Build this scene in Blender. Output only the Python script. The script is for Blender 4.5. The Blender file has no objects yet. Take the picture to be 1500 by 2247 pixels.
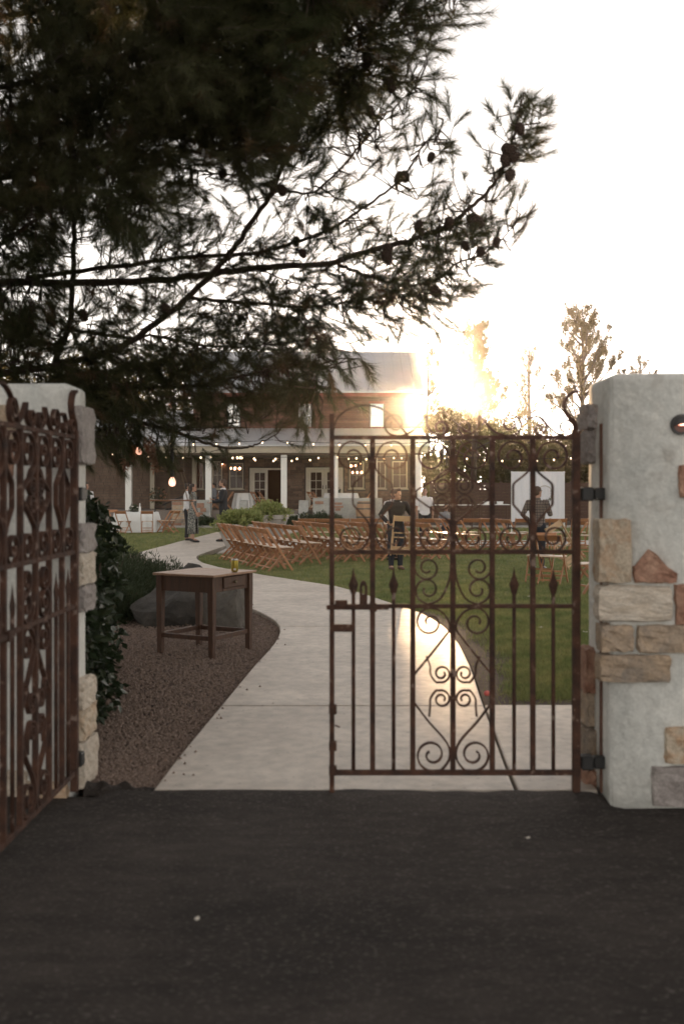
import bpy, bmesh, math, random
import numpy as np
from mathutils import Vector, Matrix, Quaternion
R = math.radians
random.seed(7); rng = np.random.default_rng(7)
scene = bpy.context.scene
C = scene.collection

# ------------------------------------------------------------------ camera
EYE = 1.5; FPX = 2185.0; HOR = 1078.0; CXP = 750.0
cam_d = bpy.data.cameras.new('camera'); cam = bpy.data.objects.new('camera', cam_d); C.objects.link(cam)
cam.location = (0, 0, EYE); cam.rotation_euler = (R(90), 0, 0)
cam_d.sensor_fit = 'VERTICAL'; cam_d.sensor_height = 36.0; cam_d.sensor_width = 24.0
cam_d.lens = 36.0 * FPX / 2247.0
cam_d.shift_y = -(1123.5 - HOR) / 2247.0
cam_d.clip_start = 0.05; cam_d.clip_end = 3000
cam_d.dof.use_dof = True; cam_d.dof.focus_distance = 19.0; cam_d.dof.aperture_fstop = 2.4
scene.camera = cam

# ------------------------------------------------------------------ world, sun, exposure
SUN_EL = R(5.4); SUN_AZ = R(5.0)
w = bpy.data.worlds.new('World'); scene.world = w; w.use_nodes = True
nt = w.node_tree; bg = nt.nodes['Background']
sky = nt.nodes.new('ShaderNodeTexSky'); sky.sky_type = 'NISHITA'; sky.sun_disc = False
sky.sun_elevation = SUN_EL; sky.sun_rotation = SUN_AZ
sky.air_density = 1.0; sky.dust_density = 0.28; sky.ozone_density = 1.0; sky.altitude = 300
hsv = nt.nodes.new('ShaderNodeHueSaturation'); hsv.inputs['Saturation'].default_value = 0.13
nt.links.new(sky.outputs[0], hsv.inputs['Color']); wb = nt.nodes.new('ShaderNodeMixRGB'); wb.blend_type = 'MULTIPLY'; wb.inputs['Fac'].default_value = 1.0
wb.inputs['Color2'].default_value = (1.075, 0.985, 0.915, 1)      # warm white balance of the whole picture
nt.links.new(hsv.outputs[0], wb.inputs['Color1']); nt.links.new(wb.outputs[0], bg.inputs['Color'])
bg.inputs['Strength'].default_value = 0.15
sun_d = bpy.data.lights.new('sun', 'SUN'); sun = bpy.data.objects.new('sun', sun_d); C.objects.link(sun)
SUN_DIR = Vector((math.sin(SUN_AZ) * math.cos(SUN_EL), math.cos(SUN_AZ) * math.cos(SUN_EL), math.sin(SUN_EL)))
sun.rotation_euler = SUN_DIR.to_track_quat('Z', 'Y').to_euler()
sun.location = SUN_DIR * 300
sun_d.energy = 4.5; sun_d.angle = R(0.7); sun_d.color = (1.0, 0.64, 0.35)
scene.view_settings.view_transform = 'Standard'; scene.view_settings.look = 'None'
scene.view_settings.gamma = 1.0; scene.view_settings.exposure = 1.52
scene.view_settings.use_curve_mapping = False
scene.render.engine = 'CYCLES'
scene.cycles.max_bounces = 8; scene.cycles.transparent_max_bounces = 12; scene.cycles.volume_bounces = 1
scene.cycles.use_denoising = True
HAZE = True

# ------------------------------------------------------------------ helpers
def at(px, py, Y):
    return Vector(((px - CXP) / FPX * Y, Y, EYE - (py - HOR) / FPX * Y))
def gr(px, py):
    Y = FPX * EYE / (py - HOR)
    return Vector(((px - CXP) / FPX * Y, Y, 0))

MATS = {}
def mat(name, c1, c2=None, scale=6.0, rough=0.8, bump=0.0, bscale=40.0, metal=0.0, spec=0.5, stretch=(1, 1, 1),
        rnd=0.0, transl=0.0, emit=None, estr=0.0, contrast=(0.3, 0.7), coat=0.0, spots=None, distort=0.0, fine=0.0):
    m = bpy.data.materials.new(name); m.use_nodes = True; MATS[name] = m
    n = m.node_tree.nodes; l = m.node_tree.links; b = n['Principled BSDF']; out = n['Material Output']
    b.inputs['Roughness'].default_value = rough; b.inputs['Metallic'].default_value = metal
    b.inputs['Specular IOR Level'].default_value = spec
    tc = n.new('ShaderNodeTexCoord'); mp = n.new('ShaderNodeMapping'); mp.inputs['Scale'].default_value = stretch
    l.new(tc.outputs['Object'], mp.inputs['Vector'])
    col = None
    if c2 is None: c2 = tuple(x * 0.8 for x in c1)
    no = n.new('ShaderNodeTexNoise'); no.inputs['Scale'].default_value = scale; no.inputs['Detail'].default_value = 7
    no.inputs['Roughness'].default_value = 0.62; no.inputs['Distortion'].default_value = distort
    l.new(mp.outputs[0], no.inputs['Vector'])
    oi = None
    if rnd > 0:
        oi = n.new('ShaderNodeObjectInfo')
        ad = n.new('ShaderNodeVectorMath'); ad.operation = 'ADD'
        cb = n.new('ShaderNodeCombineXYZ'); mu = n.new('ShaderNodeMath'); mu.operation = 'MULTIPLY'; mu.inputs[1].default_value = 37.0
        l.new(oi.outputs['Random'], mu.inputs[0]); l.new(mu.outputs[0], cb.inputs[0]); l.new(mu.outputs[0], cb.inputs[2])
        l.new(mp.outputs[0], ad.inputs[0]); l.new(cb.outputs[0], ad.inputs[1]); l.new(ad.outputs[0], no.inputs['Vector'])
    rp = n.new('ShaderNodeValToRGB'); rp.color_ramp.elements[0].position = contrast[0]; rp.color_ramp.elements[1].position = contrast[1]
    rp.color_ramp.elements[0].color = (*c1, 1); rp.color_ramp.elements[1].color = (*c2, 1)
    l.new(no.outputs['Fac'], rp.inputs['Fac']); col = rp.outputs['Color']
    if spots:
        sc, thr, colr = spots
        n2 = n.new('ShaderNodeTexNoise'); n2.inputs['Scale'].default_value = sc; n2.inputs['Detail'].default_value = 3
        l.new(mp.outputs[0], n2.inputs['Vector'])
        r2 = n.new('ShaderNodeValToRGB'); r2.color_ramp.elements[0].position = thr; r2.color_ramp.elements[1].position = thr + 0.08
        l.new(n2.outputs['Fac'], r2.inputs['Fac'])
        mx = n.new('ShaderNodeMixRGB'); mx.inputs['Color2'].default_value = (*colr, 1)
        l.new(r2.outputs['Color'], mx.inputs['Fac']); l.new(col, mx.inputs['Color1']); col = mx.outputs['Color']
    if fine > 0:
        n3 = n.new('ShaderNodeTexNoise'); n3.inputs['Scale'].default_value = scale * 9; n3.inputs['Detail'].default_value = 4; n3.inputs['Distortion'].default_value = distort
        l.new(mp.outputs[0], n3.inputs['Vector']); m3 = n.new('ShaderNodeMapRange'); m3.inputs['From Min'].default_value = .3; m3.inputs['From Max'].default_value = .7
        m3.inputs['To Min'].default_value = 1 - fine; m3.inputs['To Max'].default_value = 1 + fine * .4; h3 = n.new('ShaderNodeHueSaturation')
        l.new(n3.outputs['Fac'], m3.inputs['Value']); l.new(m3.outputs[0], h3.inputs['Value']); l.new(col, h3.inputs['Color']); col = h3.outputs['Color']
    if rnd > 0:
        hs = n.new('ShaderNodeHueSaturation'); mr = n.new('ShaderNodeMapRange')
        mr.inputs['To Min'].default_value = 1 - rnd; mr.inputs['To Max'].default_value = 1 + rnd
        l.new(oi.outputs['Random'], mr.inputs['Value']); l.new(mr.outputs[0], hs.inputs['Value'])
        l.new(col, hs.inputs['Color']); col = hs.outputs['Color']
    l.new(col, b.inputs['Base Color'])
    if bump > 0:
        nb = n.new('ShaderNodeTexNoise'); nb.inputs['Scale'].default_value = bscale; nb.inputs['Detail'].default_value = 5
        l.new(mp.outputs[0], nb.inputs['Vector'])
        bp = n.new('ShaderNodeBump'); bp.inputs['Strength'].default_value = bump; bp.inputs['Distance'].default_value = 0.02
        l.new(nb.outputs['Fac'], bp.inputs['Height']); l.new(bp.outputs[0], b.inputs['Normal'])
    if emit:
        b.inputs['Emission Color'].default_value = (*emit, 1); b.inputs['Emission Strength'].default_value = estr
    if coat: b.inputs['Coat Weight'].default_value = coat
    if transl > 0:
        tr = n.new('ShaderNodeBsdfTranslucent'); ms = n.new('ShaderNodeMixShader'); ms.inputs[0].default_value = transl
        l.new(col, tr.inputs['Color']); l.new(b.outputs[0], ms.inputs[1]); l.new(tr.outputs[0], ms.inputs[2])
        l.new(ms.outputs[0], out.inputs['Surface'])
    return m

def glass_mat(name, tint=(0.9, 0.93, 0.95), refl=0.18):
    m = bpy.data.materials.new(name); m.use_nodes = True; MATS[name] = m
    n = m.node_tree.nodes; l = m.node_tree.links; n.remove(n['Principled BSDF'])
    t = n.new('ShaderNodeBsdfTransparent'); t.inputs['Color'].default_value = (*tint, 1)
    g = n.new('ShaderNodeBsdfGlossy'); g.inputs['Roughness'].default_value = 0.03
    fr = n.new('ShaderNodeFresnel'); fr.inputs['IOR'].default_value = 1.5
    ad = n.new('ShaderNodeMath'); ad.operation = 'ADD'; ad.inputs[1].default_value = refl; ad.use_clamp = True
    nz = n.new('ShaderNodeTexNoise'); nz.inputs['Scale'].default_value = 1.6
    bp = n.new('ShaderNodeBump'); bp.inputs['Strength'].default_value = 0.05; bp.inputs['Distance'].default_value = 0.05
    tc = n.new('ShaderNodeTexCoord'); l.new(tc.outputs['Object'], nz.inputs['Vector'])
    l.new(nz.outputs['Fac'], bp.inputs['Height']); l.new(bp.outputs[0], g.inputs['Normal'])
    ms = n.new('ShaderNodeMixShader'); l.new(fr.outputs[0], ad.inputs[0]); l.new(ad.outputs[0], ms.inputs[0])
    l.new(t.outputs[0], ms.inputs[1]); l.new(g.outputs[0], ms.inputs[2]); l.new(ms.outputs[0], n['Material Output'].inputs['Surface'])
    return m

def _rot_to(d):
    return Vector(d).normalized().to_track_quat('Z', 'Y').to_matrix()

class MB:
    """collects simple solids in one list of vertices and faces"""
    def __init__(s): s.v = []; s.f = []
    def add(s, vs, fs):
        o = len(s.v); s.v.extend([tuple(p) for p in vs]); s.f.extend([tuple(i + o for i in f) for f in fs]); return s
    def box(s, x0, x1, y0, y1, z0, z1):
        vs = [(x0,y0,z0),(x1,y0,z0),(x1,y1,z0),(x0,y1,z0),(x0,y0,z1),(x1,y0,z1),(x1,y1,z1),(x0,y1,z1)]
        return s.add(vs, [(0,3,2,1),(4,5,6,7),(0,1,5,4),(1,2,6,5),(2,3,7,6),(3,0,4,7)])
    def bar(s, p0, p1, wx, wy, side=None):
        p0 = Vector(p0); p1 = Vector(p1); d = (p1 - p0).normalized()
        a = Vector(side) if side is not None else (Vector((1,0,0)) if abs(d.x) < 0.9 else Vector((0,1,0)))
        a = (a - d * a.dot(d)).normalized(); b = d.cross(a)
        vs = []
        for p in (p0, p1):
            for sx, sy in ((-1,-1),(1,-1),(1,1),(-1,1)): vs.append(p + a * sx * wx / 2 + b * sy * wy / 2)
        return s.add(vs, [(0,3,2,1),(4,5,6,7),(0,1,5,4),(1,2,6,5),(2,3,7,6),(3,0,4,7)])
    def tube(s, pts, rad, n=8, cap=True, flat=None):
        pts = [Vector(p) for p in pts]
        if not hasattr(rad, '__len__'): rad = [rad] * len(pts)
        vs = []; fs = []
        t = (pts[1] - pts[0]).normalized()
        up = Vector((0,0,1)) if abs(t.z) < 0.9 else Vector((1,0,0))
        a = (up - t * up.dot(t)).normalized()
        for i, p in enumerate(pts):
            t = (pts[min(i + 1, len(pts) - 1)] - pts[max(i - 1, 0)])
            t = t.normalized() if t.length > 1e-9 else Vector((0,0,1))
            a = a - t * a.dot(t); a = a.normalized() if a.length > 1e-6 else Vector((1,0,0)); b = t.cross(a)
            r = rad[i]; rx, ry = (r if hasattr(r, '__len__') else (r, r))
            for k in range(n):
                th = 2 * math.pi * k / n
                vs.append(p + a * math.cos(th) * rx + b * math.sin(th) * ry)
        m = len(pts)
        for i in range(m - 1):
            for k in range(n):
                k2 = (k + 1) % n
                fs.append((i*n+k, i*n+k2, (i+1)*n+k2, (i+1)*n+k))
        if cap: fs.append(tuple(range(n - 1, -1, -1))); fs.append(tuple((m-1)*n + k for k in range(n)))
        return s.add(vs, fs)
    def lathe(s, prof, n=20, c=(0,0,0), cap=True):
        vs = []; fs = []; m = len(prof)
        for r, z in prof:
            for k in range(n):
                th = 2 * math.pi * k / n; vs.append((c[0] + r * math.cos(th), c[1] + r * math.sin(th), c[2] + z))
        for i in range(m - 1):
            for k in range(n):
                k2 = (k + 1) % n; fs.append((i*n+k, i*n+k2, (i+1)*n+k2, (i+1)*n+k))
        if cap: fs.append(tuple(range(n - 1, -1, -1))); fs.append(tuple((m-1)*n + k for k in range(n)))
        return s.add(vs, fs)
    def ell(s, c, r, n=12, m=8, rot=None):
        vs = []; fs = []; c = Vector(c)
        for i in range(m + 1):
            ph = math.pi * i / m
            for k in range(n):
                th = 2 * math.pi * k / n
                p = Vector((r[0]*math.sin(ph)*math.cos(th), r[1]*math.sin(ph)*math.sin(th), -r[2]*math.cos(ph)))
                if rot is not None: p = rot @ p
                vs.append(c + p)
        for i in range(m):
            for k in range(n):
                k2 = (k+1) % n; fs.append((i*n+k, i*n+k2, (i+1)*n+k2, (i+1)*n+k))
        return s.add(vs, fs)
    def prism(s, poly, z0, z1):
        n = len(poly); vs = [(x, y, z0) for x, y in poly] + [(x, y, z1) for x, y in poly]
        fs = [tuple(range(n - 1, -1, -1)), tuple(range(n, 2 * n))] + [(i, (i+1) % n, n + (i+1) % n, n + i) for i in range(n)]
        return s.add(vs, fs)
    def quad(s, a, b, c, d): return s.add([a, b, c, d], [(0,1,2,3)])
    def mesh(s, name, m=None, smooth=False):
        me = bpy.data.meshes.new(name); me.from_pydata(s.v, [], s.f); me.update()
        if smooth: me.polygons.foreach_set('use_smooth', [True] * len(me.polygons))
        if m: me.materials.append(MATS[m] if isinstance(m, str) else m)
        return me
    def build(s, name, m, parent=None, smooth=False, bevel=0.0, seg=1, org=None):
        if org is not None: s.v = [(x - org[0], y - org[1], z - org[2]) for x, y, z in s.v]
        me = s.mesh(name, m, smooth)
        if bevel > 0:
            b = bmesh.new(); b.from_mesh(me); bmesh.ops.remove_doubles(b, verts=b.verts, dist=1e-5)
            ed = [e for e in b.edges if len(e.link_faces) == 2 and e.calc_face_angle(0) > 0.5]
            bmesh.ops.bevel(b, geom=ed, offset=bevel, segments=seg, affect='EDGES', profile=0.5, clamp_overlap=True)
            b.to_mesh(me); b.free()
            if smooth: me.polygons.foreach_set('use_smooth', [True] * len(me.polygons))
        return link(name, me, parent, org if (org is not None and parent is None) else None)

def link(name, me, parent=None, loc=None):
    o = bpy.data.objects.new(name, me); C.objects.link(o)
    if parent is not None: o.parent = parent
    if loc is not None: o.location = loc
    return o
def tag(o, label=None, cat=None, group=None, kind=None):
    if label: o['label'] = label
    if cat: o['category'] = cat
    if group: o['group'] = group
    if kind: o['kind'] = kind
    return o
def empty(name, loc, rz=0.0, label=None, cat=None, group=None):
    o = bpy.data.objects.new(name, None); C.objects.link(o); o.location = loc; o.rotation_euler = (0, 0, rz)
    o.empty_display_size = 0.2
    return tag(o, label, cat, group)
def copy_tree(o, parent=None):
    c = o.copy(); C.objects.link(c); c.parent = parent
    for ch in o.children: copy_tree(ch, c)
    return c
def crspline(pts, n=6):
    pts = [np.array(p, float) for p in pts]
    P = [2*pts[0]-pts[1]] + pts + [2*pts[-1]-pts[-2]]; out = []
    for i in range(1, len(P) - 2):
        p0, p1, p2, p3 = P[i-1], P[i], P[i+1], P[i+2]
        for k in range(n):
            t = k / n
            out.append(0.5*((2*p1)+(-p0+p2)*t+(2*p0-5*p1+4*p2-p3)*t*t+(-p0+3*p1-3*p2+p3)*t**3))
    out.append(pts[-1]); return out
def tri_mesh(name, verts, m, parent=None, loc=None, smooth=False):
    """verts: (N,3,3) array of loose triangles"""
    v = np.asarray(verts, np.float32); n = len(v)
    me = bpy.data.meshes.new(name); me.vertices.add(3*n); me.loops.add(3*n); me.polygons.add(n)
    me.vertices.foreach_set('co', v.reshape(-1)); me.loops.foreach_set('vertex_index', np.arange(3*n, dtype=np.int32))
    me.polygons.foreach_set('loop_start', np.arange(0, 3*n, 3, dtype=np.int32))
    me.polygons.foreach_set('loop_total', np.full(n, 3, np.int32)); me.update(calc_edges=True)
    me.materials.append(MATS[m]); return link(name, me, parent, loc)

# ------------------------------------------------------------------ materials
mat('asphalt', (0.028, 0.0235, 0.021), (0.070, 0.058, 0.051), scale=1.1, stretch=(0.6, 1.5, 1), rough=0.88, bump=0.8, bscale=120, spots=(70, 0.585, (0.125, 0.11, 0.10)), spec=0.25, fine=0.3, distort=0.6)
mat('soil', (0.05, 0.033, 0.024), (0.10, 0.07, 0.05), scale=8, rough=0.95, bump=0.5)
mat('ground', (0.06, 0.05, 0.035), (0.10, 0.085, 0.06), scale=1, rough=0.95)
mat('turf', (0.10, 0.12, 0.05), (0.18, 0.175, 0.08), scale=1.5, rough=0.95, bump=0.4)
mat('grass', (0.20, 0.25, 0.09), (0.46, 0.43, 0.19), scale=2.2, fine=0.45, contrast=(0.40, 0.72), rough=0.65, transl=0.35, spec=0.25)
mat('concrete', (0.39, 0.335, 0.28), (0.57, 0.505, 0.43), scale=1.3, rough=0.52, bump=0.10, bscale=90, spots=(34, 0.645, (0.20, 0.17, 0.145)), spec=0.55, fine=0.25)
mat('paver', (0.36, 0.33, 0.30), (0.46, 0.43, 0.39), scale=2, rough=0.6, bump=0.15, bscale=30)
mat('gravel', (0.115, 0.08, 0.062), (0.33, 0.25, 0.205), scale=60, rough=0.9, contrast=(0.35, 0.65))
mat('gravel_base', (0.08, 0.052, 0.04), (0.15, 0.10, 0.078), scale=50, rough=0.95, bump=0.6, bscale=80)
mat('stucco', (0.56, 0.575, 0.55), (0.74, 0.74, 0.70), scale=3.6, rough=0.85, bump=0.9, bscale=9, spots=(4.5, 0.60, (0.50, 0.49, 0.455)), distort=1.2, fine=0.16)
mat('stone_tan', (0.52, 0.44, 0.34), (0.45, 0.27, 0.15), scale=9, rough=0.9, bump=0.6, bscale=22, rnd=0.10, contrast=(0.42, 0.72), fine=0.3, distort=0.8)
mat('stone_red', (0.44, 0.28, 0.20), (0.28, 0.14, 0.095), scale=8, rough=0.9, bump=0.6, bscale=22, rnd=0.1, fine=0.3, distort=0.8)
mat('stone_pale', (0.64, 0.58, 0.50), (0.48, 0.40, 0.31), scale=7, rough=0.9, bump=0.5, bscale=20, rnd=0.05, stretch=(1, 1, 3), fine=0.3, distort=0.8)
mat('stone_grey', (0.36, 0.33, 0.31), (0.26, 0.23, 0.22), scale=8, rough=0.9, bump=0.6, bscale=20, rnd=0.1, fine=0.3, distort=0.8)
mat('stone_mix', (0.50, 0.37, 0.25), (0.21, 0.19, 0.17), scale=6, rough=0.9, bump=0.6, bscale=20, rnd=0.1, fine=0.3, distort=0.8)
mat('rust', (0.022, 0.014, 0.012), (0.108, 0.05, 0.031), scale=11, rough=0.8, bump=0.4, bscale=120, spots=(22, 0.62, (0.20, 0.145, 0.12)), spec=0.3)
mat('rust_post', (0.09, 0.045, 0.03), (0.15, 0.07, 0.045), scale=9, rough=0.85)
mat('black_metal', (0.012, 0.012, 0.012), (0.02, 0.02, 0.02), rough=0.55)
mat('fixture', (0.035, 0.033, 0.033), (0.05, 0.048, 0.047), rough=0.5)
mat('lamp_glow', (1.0, 0.5, 0.3), emit=(1.0, 0.42, 0.28), estr=3.0)
mat('lamp_lens', (0.16, 0.07, 0.05), (0.2, 0.08, 0.06), rough=0.4)
mat('boulder_shaded', (0.03, 0.028, 0.025), (0.085, 0.078, 0.07), scale=3.5, rough=0.92, bump=0.9, bscale=12)  # copy of boulder with the pine's shade put into its colour
mat('old_wood', (0.095, 0.042, 0.021), (0.04, 0.018, 0.010), scale=5, rough=0.6, bump=0.25, bscale=14, stretch=(8, 8, 1))
mat('desk_top', (0.38, 0.23, 0.145), (0.24, 0.14, 0.085), scale=5, rough=0.5, bump=0.2, bscale=14, stretch=(1, 9, 1))
mat('brass', (0.20, 0.17, 0.11), (0.12, 0.10, 0.06), metal=0.9, rough=0.4)
mat('gold_can', (0.42, 0.34, 0.07), (0.36, 0.28, 0.05), metal=0.75, rough=0.32)
mat('aluminium', (0.6, 0.6, 0.6), (0.5, 0.5, 0.5), metal=1.0, rough=0.3)
mat('chair_wood', (0.44, 0.21, 0.10), (0.31, 0.145, 0.07), scale=4, rough=0.42, rnd=0.22, stretch=(1, 1, 5), spec=0.5)
mat('chair_pale', (0.50, 0.34, 0.19), (0.42, 0.27, 0.15), scale=4, rough=0.45, rnd=0.1)
mat('seat_slat', (0.60, 0.46, 0.35), (0.50, 0.37, 0.27), scale=4, rough=0.32, rnd=0.15)  # paler than the frame: sun and sky glare on seats put into the colour
mat('boulder', (0.06, 0.055, 0.048), (0.17, 0.155, 0.135), scale=3.5, rough=0.92, bump=0.9, bscale=12, spots=(9, 0.6, (0.10, 0.085, 0.072)))
mat('bark', (0.055, 0.038, 0.028), (0.095, 0.068, 0.05), scale=12, rough=0.95, bump=0.8, bscale=25)
mat('needle', (0.055, 0.068, 0.028), (0.095, 0.088, 0.042), scale=1.2, rough=0.6, transl=0.38, spec=0.25)
mat('needle_dry', (0.10, 0.062, 0.03), (0.14, 0.09, 0.04), scale=2, rough=0.7, transl=0.3)
mat('cone', (0.055, 0.034, 0.024), (0.085, 0.055, 0.04), scale=20, rough=0.85)
mat('leaf_back', (0.085, 0.065, 0.022), (0.13, 0.095, 0.034), scale=0.4, rough=0.7, transl=0.5, spec=0.2)
mat('leaf_mass', (0.11, 0.095, 0.034), (0.17, 0.14, 0.05), scale=0.3, rough=0.7, transl=0.55, spec=0.2)
mat('ivy', (0.016, 0.028, 0.012), (0.032, 0.048, 0.02), scale=5, rough=0.42, transl=0.15, spec=0.5)
mat('shrub', (0.032, 0.05, 0.022), (0.055, 0.075, 0.032), scale=3, rough=0.6, transl=0.25)
mat('lime', (0.19, 0.23, 0.07), (0.33, 0.35, 0.13), scale=4, rough=0.55, transl=0.4)
mat('stucco_shaded', (0.33, 0.34, 0.32), (0.45, 0.45, 0.42), scale=2, rough=0.9, fine=0.2, distort=1.0)  # darker copy of stucco, porch shading put into the colour
mat('planter', (0.36, 0.335, 0.31), (0.46, 0.43, 0.40), scale=3, rough=0.85, bump=0.3)
mat('white_paint', (0.72, 0.72, 0.69), (0.78, 0.78, 0.75), scale=3, rough=0.55)
mat('cream_paint', (0.50, 0.47, 0.40), (0.58, 0.55, 0.47), scale=3, rough=0.6)
mat('tan_paint', (0.36, 0.32, 0.25), (0.40, 0.36, 0.28), scale=3, rough=0.6)
mat('roof_metal', (0.44, 0.45, 0.46), (0.50, 0.51, 0.52), scale=0.8, rough=0.42, metal=0.35)
mat('plank', (0.115, 0.05, 0.034), (0.19, 0.10, 0.068), scale=1.6, rough=0.85, bump=0.35, bscale=20, stretch=(0.35, 1, 9), rnd=0.22)
mat('red_trim', (0.22, 0.06, 0.045), (0.27, 0.085, 0.06), rough=0.7)
mat('house_stone', (0.115, 0.075, 0.055), (0.19, 0.135, 0.10), scale=3, rough=0.9, rnd=0.35)
mat('mortar', (0.08, 0.068, 0.06), (0.11, 0.095, 0.08), scale=6, rough=0.95)
mat('porch_floor', (0.17, 0.14, 0.12), (0.23, 0.19, 0.165), scale=2, rough=0.6)
mat('step', (0.34, 0.32, 0.295), (0.42, 0.40, 0.37), scale=2, rough=0.8)
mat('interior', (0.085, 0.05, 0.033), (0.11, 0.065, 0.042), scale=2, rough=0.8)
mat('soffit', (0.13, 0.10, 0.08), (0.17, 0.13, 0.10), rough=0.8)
mat('curtain', (0.55, 0.53, 0.49), (0.62, 0.60, 0.55), scale=2, rough=0.9, transl=0.3)
glass_mat('glass', refl=-0.02); glass_mat('glass_up', (0.35, 0.38, 0.40), 0.55)
mat('cloth', (0.70, 0.71, 0.70), (0.78, 0.79, 0.78), scale=3, rough=0.9)
mat('screen_cloth', (0.74, 0.75, 0.80), (0.80, 0.80, 0.84), scale=2, rough=0.9, transl=0.45, stretch=(4, 4, 0.6))
mat('bulb', (1.0, 0.85, 0.65), emit=(1.0, 0.70, 0.42), estr=2.0)
mat('bulb_amber', (1.0, 0.6, 0.45), emit=(1.0, 0.48, 0.32), estr=1.0)
mat('sconce_glow', (1.0, 0.6, 0.4), emit=(1.0, 0.42, 0.2), estr=9.0)
mat('wire', (0.02, 0.018, 0.017), rough=0.7)
mat('rope', (0.16, 0.12, 0.085), (0.21, 0.16, 0.11), rough=0.9)
mat('barrel', (0.30, 0.18, 0.10), (0.38, 0.24, 0.14), scale=3, rough=0.6, stretch=(1, 1, 0.3))
mat('hoop_iron', (0.10, 0.095, 0.09), (0.14, 0.13, 0.12), rough=0.6, metal=0.6)
mat('flower_white', (0.72, 0.68, 0.64), (0.8, 0.76, 0.7), rough=0.8, transl=0.3)
mat('flower_dry', (0.34, 0.22, 0.13), (0.26, 0.13, 0.10), scale=20, rough=0.8, transl=0.2)
mat('flower_pink', (0.7, 0.12, 0.12), (0.75, 0.25, 0.2), rough=0.8)
mat('litter', (0.7, 0.66, 0.58), (0.75, 0.7, 0.62), rough=0.8)
mat('skin', (0.42, 0.245, 0.17), (0.38, 0.215, 0.15), scale=6, rough=0.55)
mat('skin_dark', (0.30, 0.17, 0.115), (0.27, 0.15, 0.10), scale=6, rough=0.55)
mat('hair_dark', (0.02, 0.013, 0.01), (0.035, 0.022, 0.016), scale=40, rough=0.6)
mat('hair_brown', (0.06, 0.035, 0.022), (0.085, 0.05, 0.03), scale=40, rough=0.6)
mat('suit', (0.012, 0.013, 0.017), (0.018, 0.019, 0.024), rough=0.8)
mat('black_shirt', (0.018, 0.015, 0.014), (0.028, 0.023, 0.021), scale=9, rough=0.75)
mat('jeans_dark', (0.018, 0.020, 0.028), (0.030, 0.033, 0.045), scale=30, rough=0.85)
mat('white_shirt', (0.72, 0.72, 0.74), (0.78, 0.78, 0.80), scale=4, rough=0.85, transl=0.15)
mat('grey_shirt', (0.16, 0.17, 0.19), (0.2, 0.21, 0.23), rough=0.85)
mat('shoe', (0.012, 0.011, 0.011), (0.02, 0.018, 0.017), rough=0.4)
mat('shoe_brown', (0.10, 0.045, 0.03), (0.13, 0.06, 0.04), rough=0.5)
mat('eye', (0.01, 0.008, 0.007), rough=0.3)
mat('lips', (0.30, 0.12, 0.10), rough=0.5)
mat('floral', (0.05, 0.055, 0.055), (0.30, 0.30, 0.27), scale=26, rough=0.85, contrast=(0.46, 0.56))

# ------------------------------------------------------------------ ground, drive, path, lawns
def sheet(name, poly, z, m, kind='structure', thick=0.0):
    b = bmesh.new()
    vs = [b.verts.new((x, y, z)) for x, y in poly]; f = b.faces.new(vs)
    if f.normal.z < 0: f.normal_flip()
    b.normal_update()
    if b.faces[:] and b.faces[:][0].normal.z < 0:
        bmesh.ops.reverse_faces(b, faces=b.faces[:])
    if thick:
        r = bmesh.ops.extrude_face_region(b, geom=b.faces[:])
        for e in r['geom']:
            if isinstance(e, bmesh.types.BMVert): e.co.z -= thick
        bmesh.ops.recalc_face_normals(b, faces=b.faces[:])
    bmesh.ops.triangulate(b, faces=[f for f in b.faces if len(f.verts) > 4])
    me = bpy.data.meshes.new(name); b.to_mesh(me); b.free(); me.materials.append(MATS[m])
    return tag(link(name, me), kind=kind)

sheet('ground', [(-900, -200), (900, -200), (900, 1500), (-900, 1500)], -0.10, 'ground')
g = MB()
NXA, NYA = 220, 90
vx = np.linspace(-14, 14, NXA); vy = np.concatenate([np.linspace(-14, 4.2, NYA - 12), np.linspace(4.26, 4.885, 12)])
def asph_z(x, y): return 0.037 * max(0.0, min(1.0, (y - 4.35) / .5)) ** 1.5 * (1 if -1.1 < x < 1.3 else 0) + 0.0035 * math.sin(1.3 * x + 0.7 * y) + 0.002 * math.sin(3.1 * x - 2.2 * y)
for j in range(NYA):
    for i in range(NXA):
        yy = vy[j] + (0.004 + 0.010 * math.sin(vx[i] * 9.1) + 0.010 * math.sin(vx[i] * 23.7 + 1) + random.uniform(-.008, .008) if j == NYA - 1 else 0)
        g.v.append((vx[i], yy, -0.004 + asph_z(vx[i], vy[j])))
g.v = [(x, y, z - 0.0) for x, y, z in g.v]
g.f = [(j*NXA+i, j*NXA+i+1, (j+1)*NXA+i+1, (j+1)*NXA+i) for j in range(NYA-1) for i in range(NXA-1)]
tag(g.build('driveway', 'asphalt', smooth=True), kind='structure')

Lp = [(343,1735),(413,1645),(485,1558),(560,1465),(598,1425),(614,1398),(616,1385),(608,1370),(590,1357),(560,1343),(515,1325),(460,1300),(400,1268),(355,1246),(325,1230),(303,1215)]
Rp = [(1122,1735),(1060,1558),(1032,1470),(1008,1420),(975,1380),(930,1352),(880,1335),(800,1308),(740,1290),(640,1275),(560,1262),(490,1250),(445,1238),(432,1229),(432,1222),(445,1217)]
Lg = sorted([(gr(*p).y, gr(*p).x) for p in Lp]); Rg = sorted([(gr(*p).y, gr(*p).x) for p in Rp])
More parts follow.
